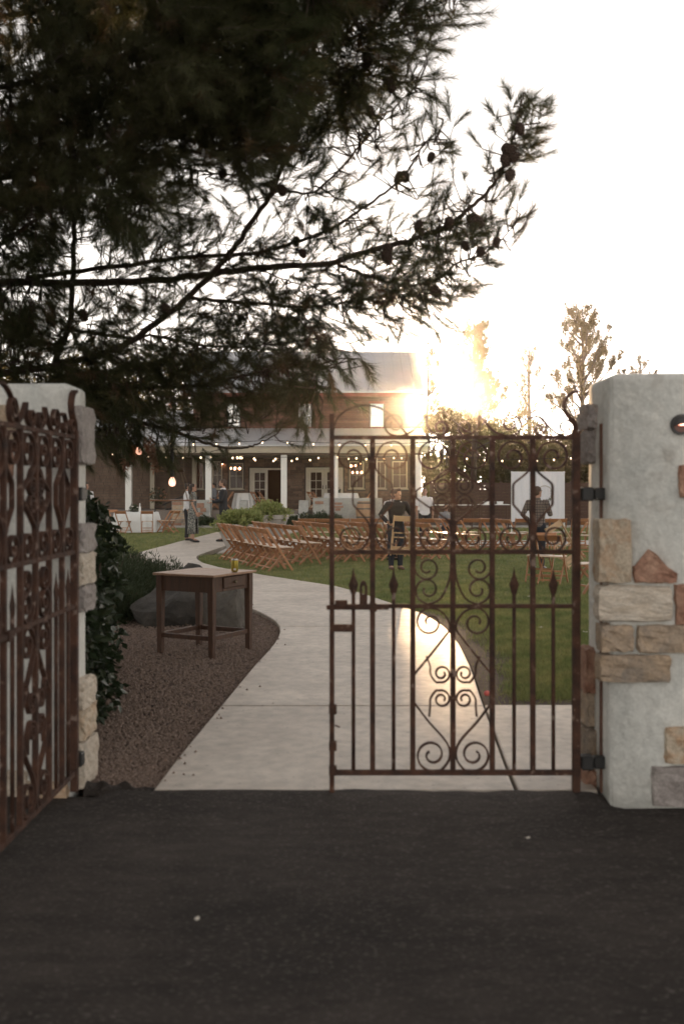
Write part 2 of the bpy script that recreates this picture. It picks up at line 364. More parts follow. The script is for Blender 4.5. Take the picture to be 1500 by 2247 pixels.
# beyond the bend the way widens towards the house
Lg += [(gr(395,1190).y, gr(395,1190).x), (gr(480,1168).y, gr(480,1168).x), (41.5, -3.3)]
Rg += [(29.26, gr(520,1190).x), (36.4, -1.6), (41.5, -1.6)]
LY = np.array([p[0] for p in Lg]); LX = np.array([p[1] for p in Lg]); RY = np.array([p[0] for p in Rg]); RX = np.array([p[1] for p in Rg])
def smooth_tab(Y, X):
    yy = np.linspace(Y[0], Y[-1], 900); xx = np.interp(yy, Y, X)
    k = np.hanning(25); k /= k.sum(); xp = np.pad(xx, 12, mode='edge'); sm = np.convolve(xp, k, 'valid')
    sm[:12] = xx[:12]; return yy, sm
LYs, LXs = smooth_tab(LY, LX); RYs, RXs = smooth_tab(RY, RX)
def xL(y): return float(np.interp(y, LYs, LXs))
def xR(y): return float(np.interp(y, RYs, RXs))
path = empty('path', (0, 0, 0)); tag(path, kind='structure')
joints = [4.89, 6.83, 10.85, 14.56, 18.4, 22.0, 25.6, 29.2, 33.0, 37.0, 41.5]
def slab(poly, zt=0.03):
    m = MB(); m.prism(poly, -0.09, zt); return m.build('slab', 'concrete', path, bevel=0.012, seg=2)
for a, b in zip(joints[:-1], joints[1:]):
    n = max(3, int((b - a) / 0.35)); ys = np.linspace(a + 0.007, b - 0.007, n)
    slab([(xR(y), y) for y in ys] + [(xL(y), y) for y in ys[::-1]])
# side slab in front of the lawn on the right, behind the gate
slab([(xR(4.99) + 0.018, 4.897), (1.26, 4.897), (1.26, 5.2), (3.2, 5.2), (3.2, 6.86), (xR(6.83) + 0.013, 6.86), (xR(6.4) + 0.013, 6.4), (xR(6.0) + 0.013, 6.0), (xR(5.5) + 0.013, 5.5)])
# cross walk behind the seats
near = [(-3.02, 23.75), (-2.2, 24.9), (-0.6, 26.0), (2, 26.7), (6, 27.1), (14, 27.4)]
far = [(14, 30.2), (6, 29.9), (0, 29.6), (-2.55, 29.35)]
cw = empty('cross_walk', (0, 0, 0)); tag(cw, kind='structure')
xs = [-3.0, -0.8, 1.6, 4.0, 6.4, 9.0, 14.0]
nx = [p[0] for p in near]; ny = [p[1] for p in near]
for a, b in zip(xs[:-1], xs[1:]):
    px_ = np.linspace(a + .01, b - .01, 8)
    lo = [(x, float(np.interp(x, nx, ny))) for x in px_]
    hi = [(x, 29.9 if x > -1.5 else max(29.3, 0) - 0.0) for x in px_[::-1]]
    hi = [(max(x, xR(y) + 0.02) if a < -2.5 else x, y) for x, y in hi]
    lo = [(max(x, xR(y) + 0.02) if a < -2.5 else x, y) for x, y in lo]
    m = MB(); m.prism(lo + hi, -0.09, 0.028); m.build('slab', 'paver', cw, bevel=0.01)
# lawns: right of the path, beyond the cross walk, far left
ysr = np.linspace(6.9, 23.6, 60)
right_poly = [(xR(y) + 0.03, y) for y in ysr] + [(x, y - .03) for x, y in near] + [(40, 27.5), (40, 5.6), (3.25, 5.6), (3.25, 6.9)]
sheet('lawn', right_poly, -0.014, 'turf')
sheet('far_lawn', [(-1.4, 30.0), (60, 30.2), (60, 43), (-1.4, 40.6)], -0.016, 'turf')
ysl = np.linspace(24.1, 41.0, 30)
left_poly = [(xL(y) - 0.03, y) for y in ysl[::-1]] + [(-6.5, 22.0), (-30, 20), (-30, 41.0)]
sheet('left_lawn', left_poly, -0.018, 'turf')
ysg = np.linspace(5.02, 24.0, 60)
sheet('gravel_bed', [(xL(y) - 0.005, y) for y in ysg] + [(-6.6, 21.9), (-12, 20), (-12, 5.02)], -0.02, 'gravel_base')
sheet('soil_strip', [(xR(y) + 0.02, y) for y in np.linspace(6.87, 12.5, 30)] + [(xR(y) + 0.36 + 0.08*math.sin(y*5), y) for y in np.linspace(12.5, 7.2, 30)] + [(3.24, 7.28), (3.24, 6.87)], -0.008, 'soil')
# thin concrete border of the planting bed in front of the house
m = MB(); m.box(-30, -3.45, 41.1, 41.3, -0.05, 0.08); tag(m.build('kerb', 'step'), kind='structure')
m = MB(); m.box(-1.45, 12, 41.1, 41.3, -0.05, 0.08); tag(m.build('kerb', 'step'), kind='structure')
sheet('planting_bed', [(-30, 41.3), (30, 41.3), (30, 60), (-30, 60)], -0.012, 'soil')

# broken lip of asphalt between drive and gravel
lip = MB(); nl, ml = 26, 9
for j in range(ml):
    for i in range(nl):
        u = i / (nl - 1); v = j / (ml - 1)
        x = -1.28 + u * 0.36; y = 4.93 + v * (0.17 - 0.10 * u) + 0.02 * math.sin(u * 15)
        z = 0.045 * math.sin(math.pi * min(1, v * 1.1)) * (1 - u ** 3) * (0.7 + 0.3 * math.sin(u * 21 + v * 5)) + 0.006 - 0.02 * (j in (0, ml - 1))
        lip.v.append((x, y, z))
lip.f = [(j*nl+i, j*nl+i+1, (j+1)*nl+i+1, (j+1)*nl+i) for j in range(ml-1) for i in range(nl-1)]
tag(lip.build('asphalt_lip', 'asphalt', smooth=True), kind='structure')

# gravel stones: loose chips, one mass
def pebbles(name, pts, size, m):
    base = np.array([(1,0,0),(0,1,0),(-1,0,0),(0,-1,0),(0,0,1)], float)
    fcs = [(0,1,4),(1,2,4),(2,3,4),(3,0,4)]
    n = len(pts); out = np.zeros((n, 4, 3, 3))
    s = size * rng.uniform(0.5, 1.3, (n, 1)) * rng.uniform(0.65, 1.2, (n, 3)); s[:, 2] *= 0.9
    th = rng.uniform(0, 6.28, n); c, si = np.cos(th), np.sin(th)
    jit = rng.uniform(-0.25, 0.25, (n, 5, 3))
    V = base[None] + jit; V = V * s[:, None]
    x = V[..., 0]*c[:, None] - V[..., 1]*si[:, None]; y = V[..., 0]*si[:, None] + V[..., 1]*c[:, None]
    V = np.stack([x, y, V[..., 2]], -1) + pts[:, None]
    for k, f in enumerate(fcs): out[:, k] = V[:, f]
    return tri_mesh(name, out.reshape(-1, 3, 3), m)
N = 95000
yy = 5.05 + 12.5 * rng.random(N) ** 1.5
xl = np.interp(yy, LYs, LXs)
xx = np.maximum(xl - 0.01 - rng.random(N) * (0.5 + yy * 0.32), -5)
pz = np.full(N, -0.012) + rng.uniform(0, .008, N)
ns_ = 30; ys_ = 5.05 + 8 * rng.random(ns_) ** 1.4; xs_ = np.interp(ys_, LYs, LXs) + rng.exponential(.05, ns_) + .01
xx = np.concatenate([xx, xs_]); yy = np.concatenate([yy, ys_]); pz = np.concatenate([pz, np.full(ns_, .031)])
pebbles_o = pebbles('gravel', np.stack([xx, yy, pz], 1), 0.0125, 'gravel')
tag(pebbles_o, 'loose reddish brown gravel covering the bed left of the path', 'gravel', kind='stuff')

# grass blades
def blades(pts, h, wd):
    n = len(pts); th = rng.uniform(0, 6.28, n); hh = h * rng.uniform(0.5, 1.25, n); ww = wd * rng.uniform(.7, 1.3, n)
    dx = np.cos(th) * ww / 2; dy = np.sin(th) * ww / 2
    lean = rng.normal(0, 0.45, (n, 2)) * hh[:, None]
    a = pts + np.stack([dx, dy, 0*dx], 1); b = pts - np.stack([dx, dy, 0*dx], 1)
    t = pts + np.stack([lean[:, 0], lean[:, 1], hh], 1)
    return np.stack([a, b, t], 1)
G = []
def scatter(n, y0, y1, xfun, h, wd, power=1.0, keep=None):
    y = y0 + (y1 - y0) * rng.random(n) ** power; lo, hi = xfun(y); x = lo + (hi - lo) * rng.random(n)
    if keep is not None: k = keep(x, y); x, y = x[k], y[k]
    G.append(blades(np.stack([x, y, np.full(len(x), -0.014)], 1), h, wd))
fR = lambda y: (np.interp(y, RYs, RXs) + 0.04, 0.31 * y + 0.9)
def keep_edge(x, y):
    d = np.minimum(x - np.interp(y, RYs, RXs), (y - 6.9) * 1.0)
    patch = 0.5 + 0.5 * np.sin(x * 3.3 + 1.7 * np.sin(y * 2.1)) * np.cos(y * 2.7 + x)
    p = np.clip((d - 0.20) / 0.40 + 0.40 * (patch - 0.35), 0.02, 1) * np.where(y < 12.5, 1, 1.0)
    p = np.where(y > 12.8, 1, p)
    return rng.random(len(x)) < p
scatter(150000, 6.9, 13, fR, 0.052, 0.0062, 1.25, keep_edge)
scatter(130000, 12.5, 24, fR, 0.045, 0.009, 1.0, lambda x, y: y < np.interp(x, nx, ny, left=23.6, right=27.4) - .05)
scatter(60000, 24, 27.2, lambda y: (-2.6 + 0*y, 0.35*y), 0.05, 0.014, 1.0, lambda x, y: y < np.interp(x, nx, ny, left=23.6, right=27.4) - .05)
scatter(50000, 30.1, 41, lambda y: (np.interp(y, RYs, RXs) + 0.05, 0.36*y), 0.05, 0.02)
scatter(50000, 23.5, 41, lambda y: (-0.40*y, np.interp(y, LYs, LXs) - 0.05), 0.05, 0.018, 1.0, lambda x, y: (y > 24.15) | (x < -5.0 - (24.1-y)*2.5))
go = tri_mesh('grass', np.concatenate(G), 'grass')
tag(go, 'short mown green grass of the lawns', 'grass', kind='stuff')

# ------------------------------------------------------------------ gateway walls with set stones
def rough_block(w, d, h, seed, m, amp=0.012, wedge=None):
    """an irregular hewn block, front at -y; returns mesh"""
    rr = random.Random(seed); b = bmesh.new(); nxs = max(2, min(5, int(w / 0.05))); nzs = max(2, min(5, int(h / 0.05)))
    bmesh.ops.create_cube(b, size=1.0)
    bmesh.ops.subdivide_edges(b, edges=b.edges[:], cuts=5, use_grid_fill=True)
    ph = [rr.uniform(0, 6.28) for _ in range(6)]
    for v in b.verts:
        x, y, z = v.co
        # round the corners
        q = Vector((abs(x) * 2, abs(y) * 2, abs(z) * 2)); e = sum(1 for t in q if t > 0.95)
        sc = 1.0 if e < 2 else (0.975 if e == 2 else 0.945)
        top = 1.0
        if wedge and z > -0.45: top = 1 - wedge * abs(x + 0.12) * (z + 0.5) * 1.15
        v.co = Vector((x * w * sc, y * d * sc, ((z + 0.5) * top - 0.5) * h * sc))
        v.co += Vector((rr.uniform(-1, 1) * amp * 0.7, (math.sin(x*9+ph[0]) * math.sin(z*8+ph[1]) + rr.uniform(-.6, .6)) * amp, rr.uniform(-1, 1) * amp * 0.7))
    me = bpy.data.meshes.new('stone'); b.to_mesh(me); b.free()
    me.materials.append(MATS[m]); return me

def stucco_wall(name, x0, x1, y0, y1, ztop, label, corner):
    o = empty(name, ((x0 + x1) / 2, (y0 + y1) / 2, 0), 0, label, 'wall')
    b = bmesh.new(); bmesh.ops.create_cube(b, size=1.0)
    for v in b.verts: v.co = Vector((v.co.x * (x1 - x0), v.co.y * (y1 - y0), (v.co.z + 0.5) * (ztop + 0.12) - 0.12))
    te = [e for e in b.edges if all(v.co.z > 1 for v in e.verts)]
    bmesh.ops.bevel(b, geom=te, offset=0.035, segments=3, affect='EDGES', profile=0.5)
    ve = [e for e in b.edges if abs(e.verts[0].co.z - e.verts[1].co.z) > 1 and e.calc_face_angle(0) > .5]
    bmesh.ops.bevel(b, geom=ve, offset=0.012, segments=2, affect='EDGES')
    bmesh.ops.triangulate(b, faces=[f for f in b.faces if len(f.verts) > 4])
    bmesh.ops.subdivide_edges(b, edges=[e for e in b.edges if e.calc_length() > 0.3], cuts=5, use_grid_fill=True)
    for v in b.verts:
        if v.co.z > -0.05:
            v.co.y += 0.004 * math.sin(v.co.x * 8 + v.co.z * 5) + 0.003 * math.sin(v.co.z * 13 + v.co.x * 3)
            if v.co.z > ztop - 0.15: v.co.z += 0.010 * math.sin(v.co.x * 5 + 1)
    me = bpy.data.meshes.new('stucco_body'); b.to_mesh(me); b.free(); me.materials.append(MATS['stucco'])
    me.polygons.foreach_set('use_smooth', [True] * len(me.polygons))
    body = link('stucco_body', me, o); return o
YR = 4.73
wall_r = stucco_wall('stucco_wall', 1.277, 4.2, YR, 5.17, 2.06, 'grey stucco gate wall with set stones and round lamp, right of the path', 0)
def front_stone(wall, px0, px1, py0, py1, Y, m, proud=0.035, deep=0.10, wrap=0.0, seed=0, wedge=None):
    a = at(px0, py1, Y); b = at(px1, py0, Y)
    w_, h_ = b.x - a.x, b.z - a.z
    me = rough_block(w_, deep, h_, seed, m, 0.006 + 0.02 * min(w_, h_) * 0.5, wedge)
    c = Vector(((a.x + b.x) / 2, Y - proud + deep / 2, (a.z + b.z) / 2))
    return link('stone', me, wall, c - wall.location)
ST = [(1309,1382,1139,1279,'stone_tan',.035,None),(1388,1481,1200,1278,'stone_red',.03,1.25),(1309,1470,1285,1362,'stone_pale',.035,None),
      (1478,1560,1283,1371,'stone_red',.03,None),(1316,1386,1371,1429,'stone_mix',.03,None),(1395,1540,1371,1431,'stone_mix',.03,None),
      (1312,1466,1436,1495,'stone_mix',.035,None),(1456,1560,1594,1673,'stone_tan',.03,None),(1428,1580,1680,1768,'stone_grey',.03,None),
      (1487,1570,1020,1092,'stone_red',.03,None),(1600,1760,1180,1270,'stone_mix',.03,None),(1560,1700,1440,1520,'stone_tan',.03,None),(1600,1760,850,930,'stone_pale',.03,None)]
for i, (a, b, c, d, m, pr, wd) in enumerate(ST):
    front_stone(wall_r, a, b, c, d, YR, m, pr, 0.12 if a < 1330 else 0.09, seed=i + 3, wedge=wd)
def side_stone(wall, X, sgn, y0, y1, z0, z1, m, seed, proud=0.04):
    me = rough_block(0.10, y1 - y0, z1 - z0, seed, m, 0.010)
    c = Vector((X + sgn * (proud - 0.05), (y0 + y1) / 2, (z0 + z1) / 2)); return link('stone', me, wall, c - wall.location)
def zat(py, Y): return EYE - (py - HOR) / FPX * Y
for i, (py0, py1, ya, yb, m, pr) in enumerate([(890,942,4.98,5.2,'stone_grey',.05),(946,1016,5.02,5.2,'stone_grey',.04),(1420,1515,5.02,5.2,'stone_red',.05),
        (1517,1590,5.04,5.2,'stone_mix',.04),(1592,1665,5.0,5.2,'stone_mix',.06),(1682,1735,5.0,5.2,'stone_red',.06)]):
    side_stone(wall_r, 1.277, -1, ya, yb, zat(py1, 5.1), zat(py0, 5.1), m, 40 + i, pr)
# rusty steel channel let into the side of the wall
m = MB(); m.box(1.268, 1.285, 4.885, 4.915, 0.02, zat(930, 4.9)); m.build('hinge_channel', 'rust_post', wall_r, org=wall_r.location)
# eyelid lamp
lc = at(1490, 932, YR)
lamp = empty('wall_lamp', (lc.x, YR, lc.z), 0, 'small round dark eyelid lamp glowing on the grey stucco wall', 'wall lamp')
m = MB()
def disc_y(m, r0, r1, y0, y1, n=28):
    vs = []; fs = []
    for r, y in ((r0, y0), (r1, y1)):
        for k in range(n): vs.append((r*math.cos(2*math.pi*k/n), y, r*math.sin(2*math.pi*k/n)))
    for k in range(n): fs.append((k, (k+1)%n, n+(k+1)%n, n+k))
    fs.append(tuple(range(n))); fs.append(tuple(range(2*n-1, n-1, -1))); return m.add(vs, fs)
disc_y(m, 0.046, 0.046, 0.02, -0.022).build('rim', 'fixture', lamp, bevel=.003)
hood = MB(); n_ = 20
for i in range(7):
    ph = math.pi / 2 * i / 6
    for k in range(n_ + 1):
        th = math.pi * k / n_ * 1.12 - 0.19
        hood.v.append((0.044*math.cos(th)*math.cos(ph*0.98), -0.0221 - 0.034*math.sin(ph), 0.044*math.sin(th)*math.cos(ph*.98)))
hood.f = [(i*(n_+1)+k, i*(n_+1)+k+1, (i+1)*(n_+1)+k+1, (i+1)*(n_+1)+k) for i in range(6) for k in range(n_)]
hood.build('hood', 'fixture', lamp, smooth=True)
g_ = MB(); g_.add([(0.036*math.cos(t), -0.0235, 0.036*math.sin(t)) for t in np.linspace(math.pi, 2*math.pi, 16)], [tuple(range(16))])
g_.build('lens', 'lamp_lens', lamp)
g_ = MB(); g_.add([(x, -.0250, .004 - .0085 * (1 - (x / .034) ** 2)) for x in np.linspace(-.034, .034, 13)] + [(x, -.0250, .004 + .002 * (1 - (x / .034) ** 2)) for x in np.linspace(.034, -.034, 13)], [tuple(range(26))])
g_.build('light_slit', 'lamp_glow', lamp)

YLw = 4.9
wall_l = stucco_wall('stucco_wall', -4.6, -1.335, YLw, 5.20, 2.03, 'pale stucco gate wall with corner stones behind the opened left gate leaf', 0)
for i, (px0, px1, py0, py1, m) in enumerate([(-60,45,890,965,'stone_tan'),(60,150,1715,1780,'stone_tan'),(10,60,1690,1745,'stone_pale'),(-80,5,1705,1790,'stone_grey'),(-90,-10,1150,1240,'stone_red'),(-150,-50,1450,1540,'stone_mix'),(-40,30,985,1060,'stone_red')]):
    front_stone(wall_l, px0, px1, py0, py1, YLw, m, 0.03, 0.09, seed=70 + i)
for i, (py0, py1, m, pr) in enumerate([(895,1018,'stone_grey',.045),(1150,1211,'stone_grey',.05),(1213,1281,'stone_pale',.05),(1283,1338,'stone_grey',.05),(1487,1546,'stone_pale',.05),(1547,1612,'stone_tan',.055),(1615,1712,'stone_pale',.06)]):
    side_stone(wall_l, -1.335, 1, 4.95 + 0.02 * (i % 2), 5.22, zat(py1, 5.1), zat(py0, 5.1), m, 90 + i, pr)

# ------------------------------------------------------------------ wrought iron gate leaves
GY = 4.86; K = GY / FPX
def gp(px, py): return ((1263 - px) * K, EYE - (py - HOR) * K)
def spi(cx, cy, r0, r1, a0, turns, n=None):
    n = n or max(8, int(abs(turns) * 22)); out = []
    for i in range(n + 1):
        t = i / n; r = r0 + (r1 - r0) * t; a = R(a0) + turns * 2 * math.pi * t
        out.append((cx + r * math.cos(a), cy + r * math.sin(a)))
    return out
def ribbon(pts, th, dp):
    """flat bar standing on edge, bent along pts (u,v)"""
    m = MB(); P = [Vector(p) for p in pts]; n = len(P)
    for i in range(n):
        t = (P[min(i+1, n-1)] - P[max(i-1, 0)]).normalized(); nn = Vector((-t.y, t.x)) * th / 2
        for s, q in ((1,1),(1,-1),(-1,-1),(-1,1)):
            m.v.append((P[i].x + nn.x * s, q * dp / 2, P[i].y + nn.y * s))
    for i in range(n - 1):
        for k in range(4):
            k2 = (k + 1) % 4; m.f.append((i*4+k, i*4+k2, (i+1)*4+k2, (i+1)*4+k))
    m.f.append((3,2,1,0)); m.f.append(tuple((n-1)*4 + k for k in range(4))); return m
gate = empty('iron_gate', ((1263 - CXP) * K, GY, 0), math.pi, 'rusty wrought iron gate leaf standing closed across the concrete path', 'gate')
def gbar(name, x, y0, y1, w_, d_=None):
    m = MB(); u, v0 = gp(x, y0); _, v1 = gp(x, y1); d_ = d_ or w_
    m.box(u - w_/2, u + w_/2, -d_/2, d_/2, min(v0, v1), max(v0, v1)); return m.build(name, 'rust', gate, bevel=0.0025)
def grail(y, x0=728, x1=1263, h=0.024, d=0.020):
    m = MB(); u0, v = gp(x1, y); u1, _ = gp(x0, y); m.box(u0, u1, -d/2 - 0.0, d/2, v - h/2, v + h/2); return m.build('rail', 'rust', gate, bevel=0.002)
gbar('hinge_stile', 1263, 945, 1737, 0.037, 0.034)
gbar('latch_stile', 728, 908, 1752, 0.024)
for yy_, hh_ in ((960, .020), (1211, .022), (1330, .020), (1695, .026)): grail(yy_, h=hh_)
for x in (817, 905, 993, 1079, 1168): gbar('bar', x, 960, 1695, 0.0245)
for x in (775, 863, 1127, 1213):
    m = MB(); u, v0 = gp(x, 1695); _, v1 = gp(x, 1300); m.tube([(u, 0, v0), (u, 0, v1)], 0.0095, 10); m.build('spear_bar', 'rust', gate, smooth=True)
    m = MB(); _, vt = gp(x, 1243); _, vm = gp(x, 1283); _, vb = gp(x, 1303)
    for prof in (0,):
        ring = lambda v, a, b: [(u - a, 0, v), (u, -b, v), (u + a, 0, v), (u, b, v)]
        vs = [(u, 0, vt)] + ring(gp(x, 1265)[1], .009, .006) + ring(vm, .024, .013) + ring(vb, .012, .010) + [(u, 0, gp(x, 1309)[1])]
        fs = [(0, 1+k, 1+(k+1) % 4) for k in range(4)]
        for lv in range(2): fs += [(1+lv*4+k, 5+lv*4+k, 5+lv*4+(k+1) % 4, 1+lv*4+(k+1) % 4) for k in range(4)]
        fs += [(9+k, 13, 9+(k+1) % 4) for k in range(4)]
        m.add(vs, fs)
    m.build('spear_head', 'rust', gate)
def scroll(pts, sm=5, th=0.0085, dp=0.022):
    pts = crspline(pts, sm) if sm else pts
    return ribbon([gp(p[0], p[1]) for p in pts], th, dp).build('scroll', 'rust', gate)
def mirror(pts, c): return [(2 * c - x, y) for x, y in pts]
def lyre(c, out, yv0, yv1):
    r = [*spi(c+45, 1003, 9, 35, 26, -1.35)[::2]]
    r += [(c+22, 976), (c+9, 1000), (c+7, 1026), (c+16, 1040), (c+out-6, yv0-6), (c+out, yv0+3), (c+out, (yv0+yv1)/2), (c+out, yv1-3), (c+out-6, yv1+6), (c+14, 1140), (c+6, 1158), (c+8, 1180), (c+22, 1203)]
    r += spi(c+46, 1180, 29, 9, 90, -1.35)[::2]
    return r
for c in (817, 1168):
    p = lyre(c, 43, 1063, 1108); scroll(p, 3); scroll(mirror(p, c), 3)
p = lyre(993, 80, 1078, 1092); scroll(p, 3); scroll(mirror(p, 993), 3)
for s in (1, -1):
    for y0, flip in ((1066, 1), (1104, -1)):
        q = [(993 + s*5, y0 - flip*40), (993 + s*30, y0 - flip*24), (993 + s*43, y0 - flip*2), (993 + s*36, y0 + flip*13)] + [(993 + s*(x - 993), y) for x, y in spi(993+23, y0, 18, 6, 70*flip, 1.4*flip)[::2]]
        scroll(q, 3)
    E = [(993+s*4, 1222), (993+s*7, 1268), (993+s*26, 1312), (993+s*52, 1325)] + [(993+s*(x), y) for x, y in spi(55, 1294, 30, 8, 80, -1.3)[::2]]
    scroll(E, 3)
    E = [(993+s*82, 1216), (993+s*84, 1245)] + [(993+s*x, y) for x, y in spi(56, 1246, 27, 8, 25, 1.35)[::2]]
    scroll(E, 3)
    low = spi(50, 1366, 8, 33, 26, -1.35)[::2] + [(28, 1340), (11, 1360), (7, 1380), (20, 1400), (58, 1448), (83, 1478), (85, 1490), (85, 1535), (82, 1545), (52, 1585), (22, 1618), (8, 1642), (9, 1668), (24, 1688)] + spi(46, 1656, 37, 8, 110, -1.5)[::2]
    scroll([(993+s*x, y) for x, y in low], 3)
    for y0, flip in ((1478, 1), (1534, -1)):
        q = [(993 + s*(58 if flip > 0 else 52), y0 - flip*(38)), (993 + s*50, y0 - flip*16), (993 + s*49, y0 + flip*2), (993 + s*38, y0 + flip*18)] + [(993 + s*x, y) for x, y in spi(25, y0, 20, 6, 70*flip, 1.45*flip)[::2]]
        scroll(q, 3)
# cresting
T1 = spi(1020, 938, 6, 17, 198, -1.3)[::2] + [(1040, 947), (1051, 928), (1049, 912), (1060, 922), (1081, 945), (1106, 956)] + spi(1120, 930, 25, 8, 70, -1.3)[::2]
T2 = spi(1183, 942, 5, 13, 200, -1.2)[::2][::1] + [(1198, 934), (1190, 918), (1176, 914), (1160, 918), (1178, 915), (1200, 932), (1228, 954)]
scroll(T1, 3); scroll(mirror(T1, 993), 3); 
scroll(spi(1183, 942, 5, 13, 62, -1.2)[::2] + [(1196, 930), (1186, 917), (1172, 914), (1159, 919)], 3)
scroll([(1186, 917), (1200, 933), (1216, 948)] + spi(1241, 938, 21, 7, 130, -1.45)[::2], 3)
scroll([(730, 950), (742, 915), (775, 894), (813, 890), (850, 905), (880, 938), (895, 957)], 4)
scroll([(1264, 950), (1261, 930), (1247, 915), (1238, 900), (1237, 884), (1246, 868), (1257, 861), (1268, 858)], 4, 0.014, 0.030)
# latch work on the free side
m = MB(); u0, v = gp(852, 1332); u1, _ = gp(716, 1332); m.box(u0, u1, 0.008, 0.024, v - .011, v + .011); m.build('latch_bolt', 'rust', gate, bevel=.003)
m = MB(); u0, v = gp(762, 1325); u1, _ = gp(735, 1325); m.box(u0, u1, 0.006, 0.034, v - .014, v + .02); m.build('latch_keeper', 'rust', gate, bevel=.003)
m = MB(); u0, v = gp(826, 1331); u1, _ = gp(810, 1331); m.box(u0, u1, -0.018, 0.030, v - .022, v + .018); m.build('latch_keeper', 'rust', gate, bevel=.003)
m = MB(); uc, vb = gp(797, 1326); vt = gp(797, 1273)[1]; hw = 0.019
outer = [(uc - hw, vb), (uc + hw, vb), (uc + hw, vt - .03), (uc + hw*.6, vt - .008), (uc, vt), (uc - hw*.6, vt - .008), (uc - hw, vt - .03)]
inner = [(uc - .006, vb + .05), (uc + .006, vb + .05), (uc + .006, vt - .035), (uc + .004, vt - .028), (uc, vt - .025), (uc - .004, vt - .028), (uc - .006, vt - .035)]
for y in (-.004, .004):
    o_ = len(m.v); m.v += [(a, y, b) for a, b in outer] + [(a, y, b) for a, b in inner]
    m.f += [(o_+k, o_+(k+1) % 7, o_+7+(k+1) % 7, o_+7+k) for k in range(7)]
m.f += [(k, (k+1) % 7, 14+(k+1) % 7, 14+k) for k in range(7)] + [(7+k, 7+(k+1) % 7, 21+(k+1) % 7, 21+k) for k in range(7)]
m.build('latch_plate', 'rust', gate)
m = MB(); u0, v = gp(777, 1378); u1, _ = gp(730, 1378); m.box(u0, u1, -.012, .012, v - .018, v + .018); m.build('lock_plate', 'rust', gate, bevel=.002)
for y in (1556, 1636, 1690):
    m = MB(); u, v = gp(730, y); m.box(u - .019, u + .019, -.02, .024, v - .022, v + .022); m.build('collar', 'rust', gate, bevel=.004)
m = MB(); u, v = gp(735, 1590); m.tube([(u, 0.015, v), (u - .018, .03, v - .004), (u - .022, .032, v - .004)], .004, 6); m.build('bolt_handle', 'rust', gate)
for y in (1084, 1672):
    m = MB(); u, v = gp(1266, y); m.box(u - .075, u - .015, -.03, .03, v - .034, v + .034); m.box(u - .150, u - .076, -.022, .022, v - .03, v + .03); m.build('hinge', 'black_metal', gate, bevel=.006)
gate2 = copy_tree(gate); gate2.location = (-1.305, 4.865, 0); gate2.rotation_euler = (0, 0, R(-90.6))
gate2['label'] = 'rusty wrought iron gate leaf swung open towards the viewer beside the left wall'
for o in (gate, gate2): o['group'] = 'pair of wrought iron gate leaves'

# ------------------------------------------------------------------ house
YP = 43.0; YW = 46.5                                     # porch front, house front
def hx(px, Y): return (px - CXP) / FPX * Y
def hz(py, Y): return EYE - (py - HOR) / FPX * Y
HX0, HX1 = hx(424, YW), hx(913, YW)                      # upper block
WX0, WX1 = -14.5, HX1                                    # ground floor with its wing
FLOOR = 0.68
house = empty('house', (0, YW, 0), 0, 'two storey house with plank upper floor, stone ground floor, metal roofs and porch', 'house')
HO = house.location
def hb(name, m, parent=None, bevel=0, **kw):
    def fin(mb):
        return mb.build(name, m, parent or house, bevel=bevel, org=HO, **kw)
    return fin
# openings of the ground floor: (px0, px1, py_top, py_bottom)
opens = [(548, 621, 1027, 1117, 'door_open'), (671, 752, 1026, 1117, 'double'), (503, 534, 1016, 1073, 'win'), (766, 798, 1012, 1072, 'win'),
         (822, 846, 1012, 1072, 'win'), (860, 893, 1012, 1072, 'win'), (466, 488, 1012, 1073, 'win'), (430, 447, 1012, 1073, 'win')]
OP = [(hx(a, YW), hx(b, YW), hz(d, YW) if k.startswith('win') else FLOOR, hz(c, YW), k) for a, b, c, d, k in opens]
def wall_with_holes(x0, x1, z0, z1, holes, y0, y1):
    xs = sorted({x0, x1, *[h[0] for h in holes], *[h[1] for h in holes]}); zs = sorted({z0, z1, *[h[2] for h in holes], *[h[3] for h in holes]})
    m = MB()
    for a, b in zip(xs[:-1], xs[1:]):
        for c, d in zip(zs[:-1], zs[1:]):
            mx, mz = (a + b) / 2, (c + d) / 2
            if any(h[0] < mx < h[1] and h[2] < mz < h[3] for h in holes): continue
            m.box(a, b, y0, y1, c, d)
    return m
ZT1 = 4.5
gw = wall_with_holes(WX0, WX1, -0.1, ZT1, OP, YW, YW + 0.25).build('stone_wall', 'mortar', house, org=HO)
# stone facing: pieces told apart in the lit bays are parts, the rest one mass
sm = []
for k in range(6):
    rr = random.Random(k); b = bmesh.new(); bmesh.ops.create_cube(b, size=1.0)
    for v in b.verts: v.co += Vector((rr.uniform(-.06, .06), rr.uniform(-.2, .2), rr.uniform(-.1, .1)))
    me = bpy.data.meshes.new('stone'); b.to_mesh(me); b.free(); me.materials.append(MATS['house_stone']); sm.append(me)
stones = []; z = FLOOR + 0.02; rr = random.Random(11)
while z < 3.45:
    h_ = rr.uniform(0.10, 0.19); x = WX0 + rr.uniform(0, .3)
    while x < WX1 - 0.1:
        w_ = rr.uniform(0.18, 0.48); segs = [(x, min(x + w_, WX1))]
        for o in OP:
            if o[2] - .02 < z + h_ and o[3] + .02 > z:
                ns = []
                for a, b in segs:
                    if b <= o[0] - .06 or a >= o[1] + .06: ns.append((a, b)); continue
                    if a < o[0] - .06: ns.append((a, o[0] - .06))
                    if b > o[1] + .06: ns.append((o[1] + .06, b))
                segs = ns
        for a, b in segs:
            if b - a > 0.06: stones.append((a + .008, b - .008, z + .008, z + h_ - .008, rr.uniform(.02, .05), rr.randrange(6)))
        x += w_
    z += h_
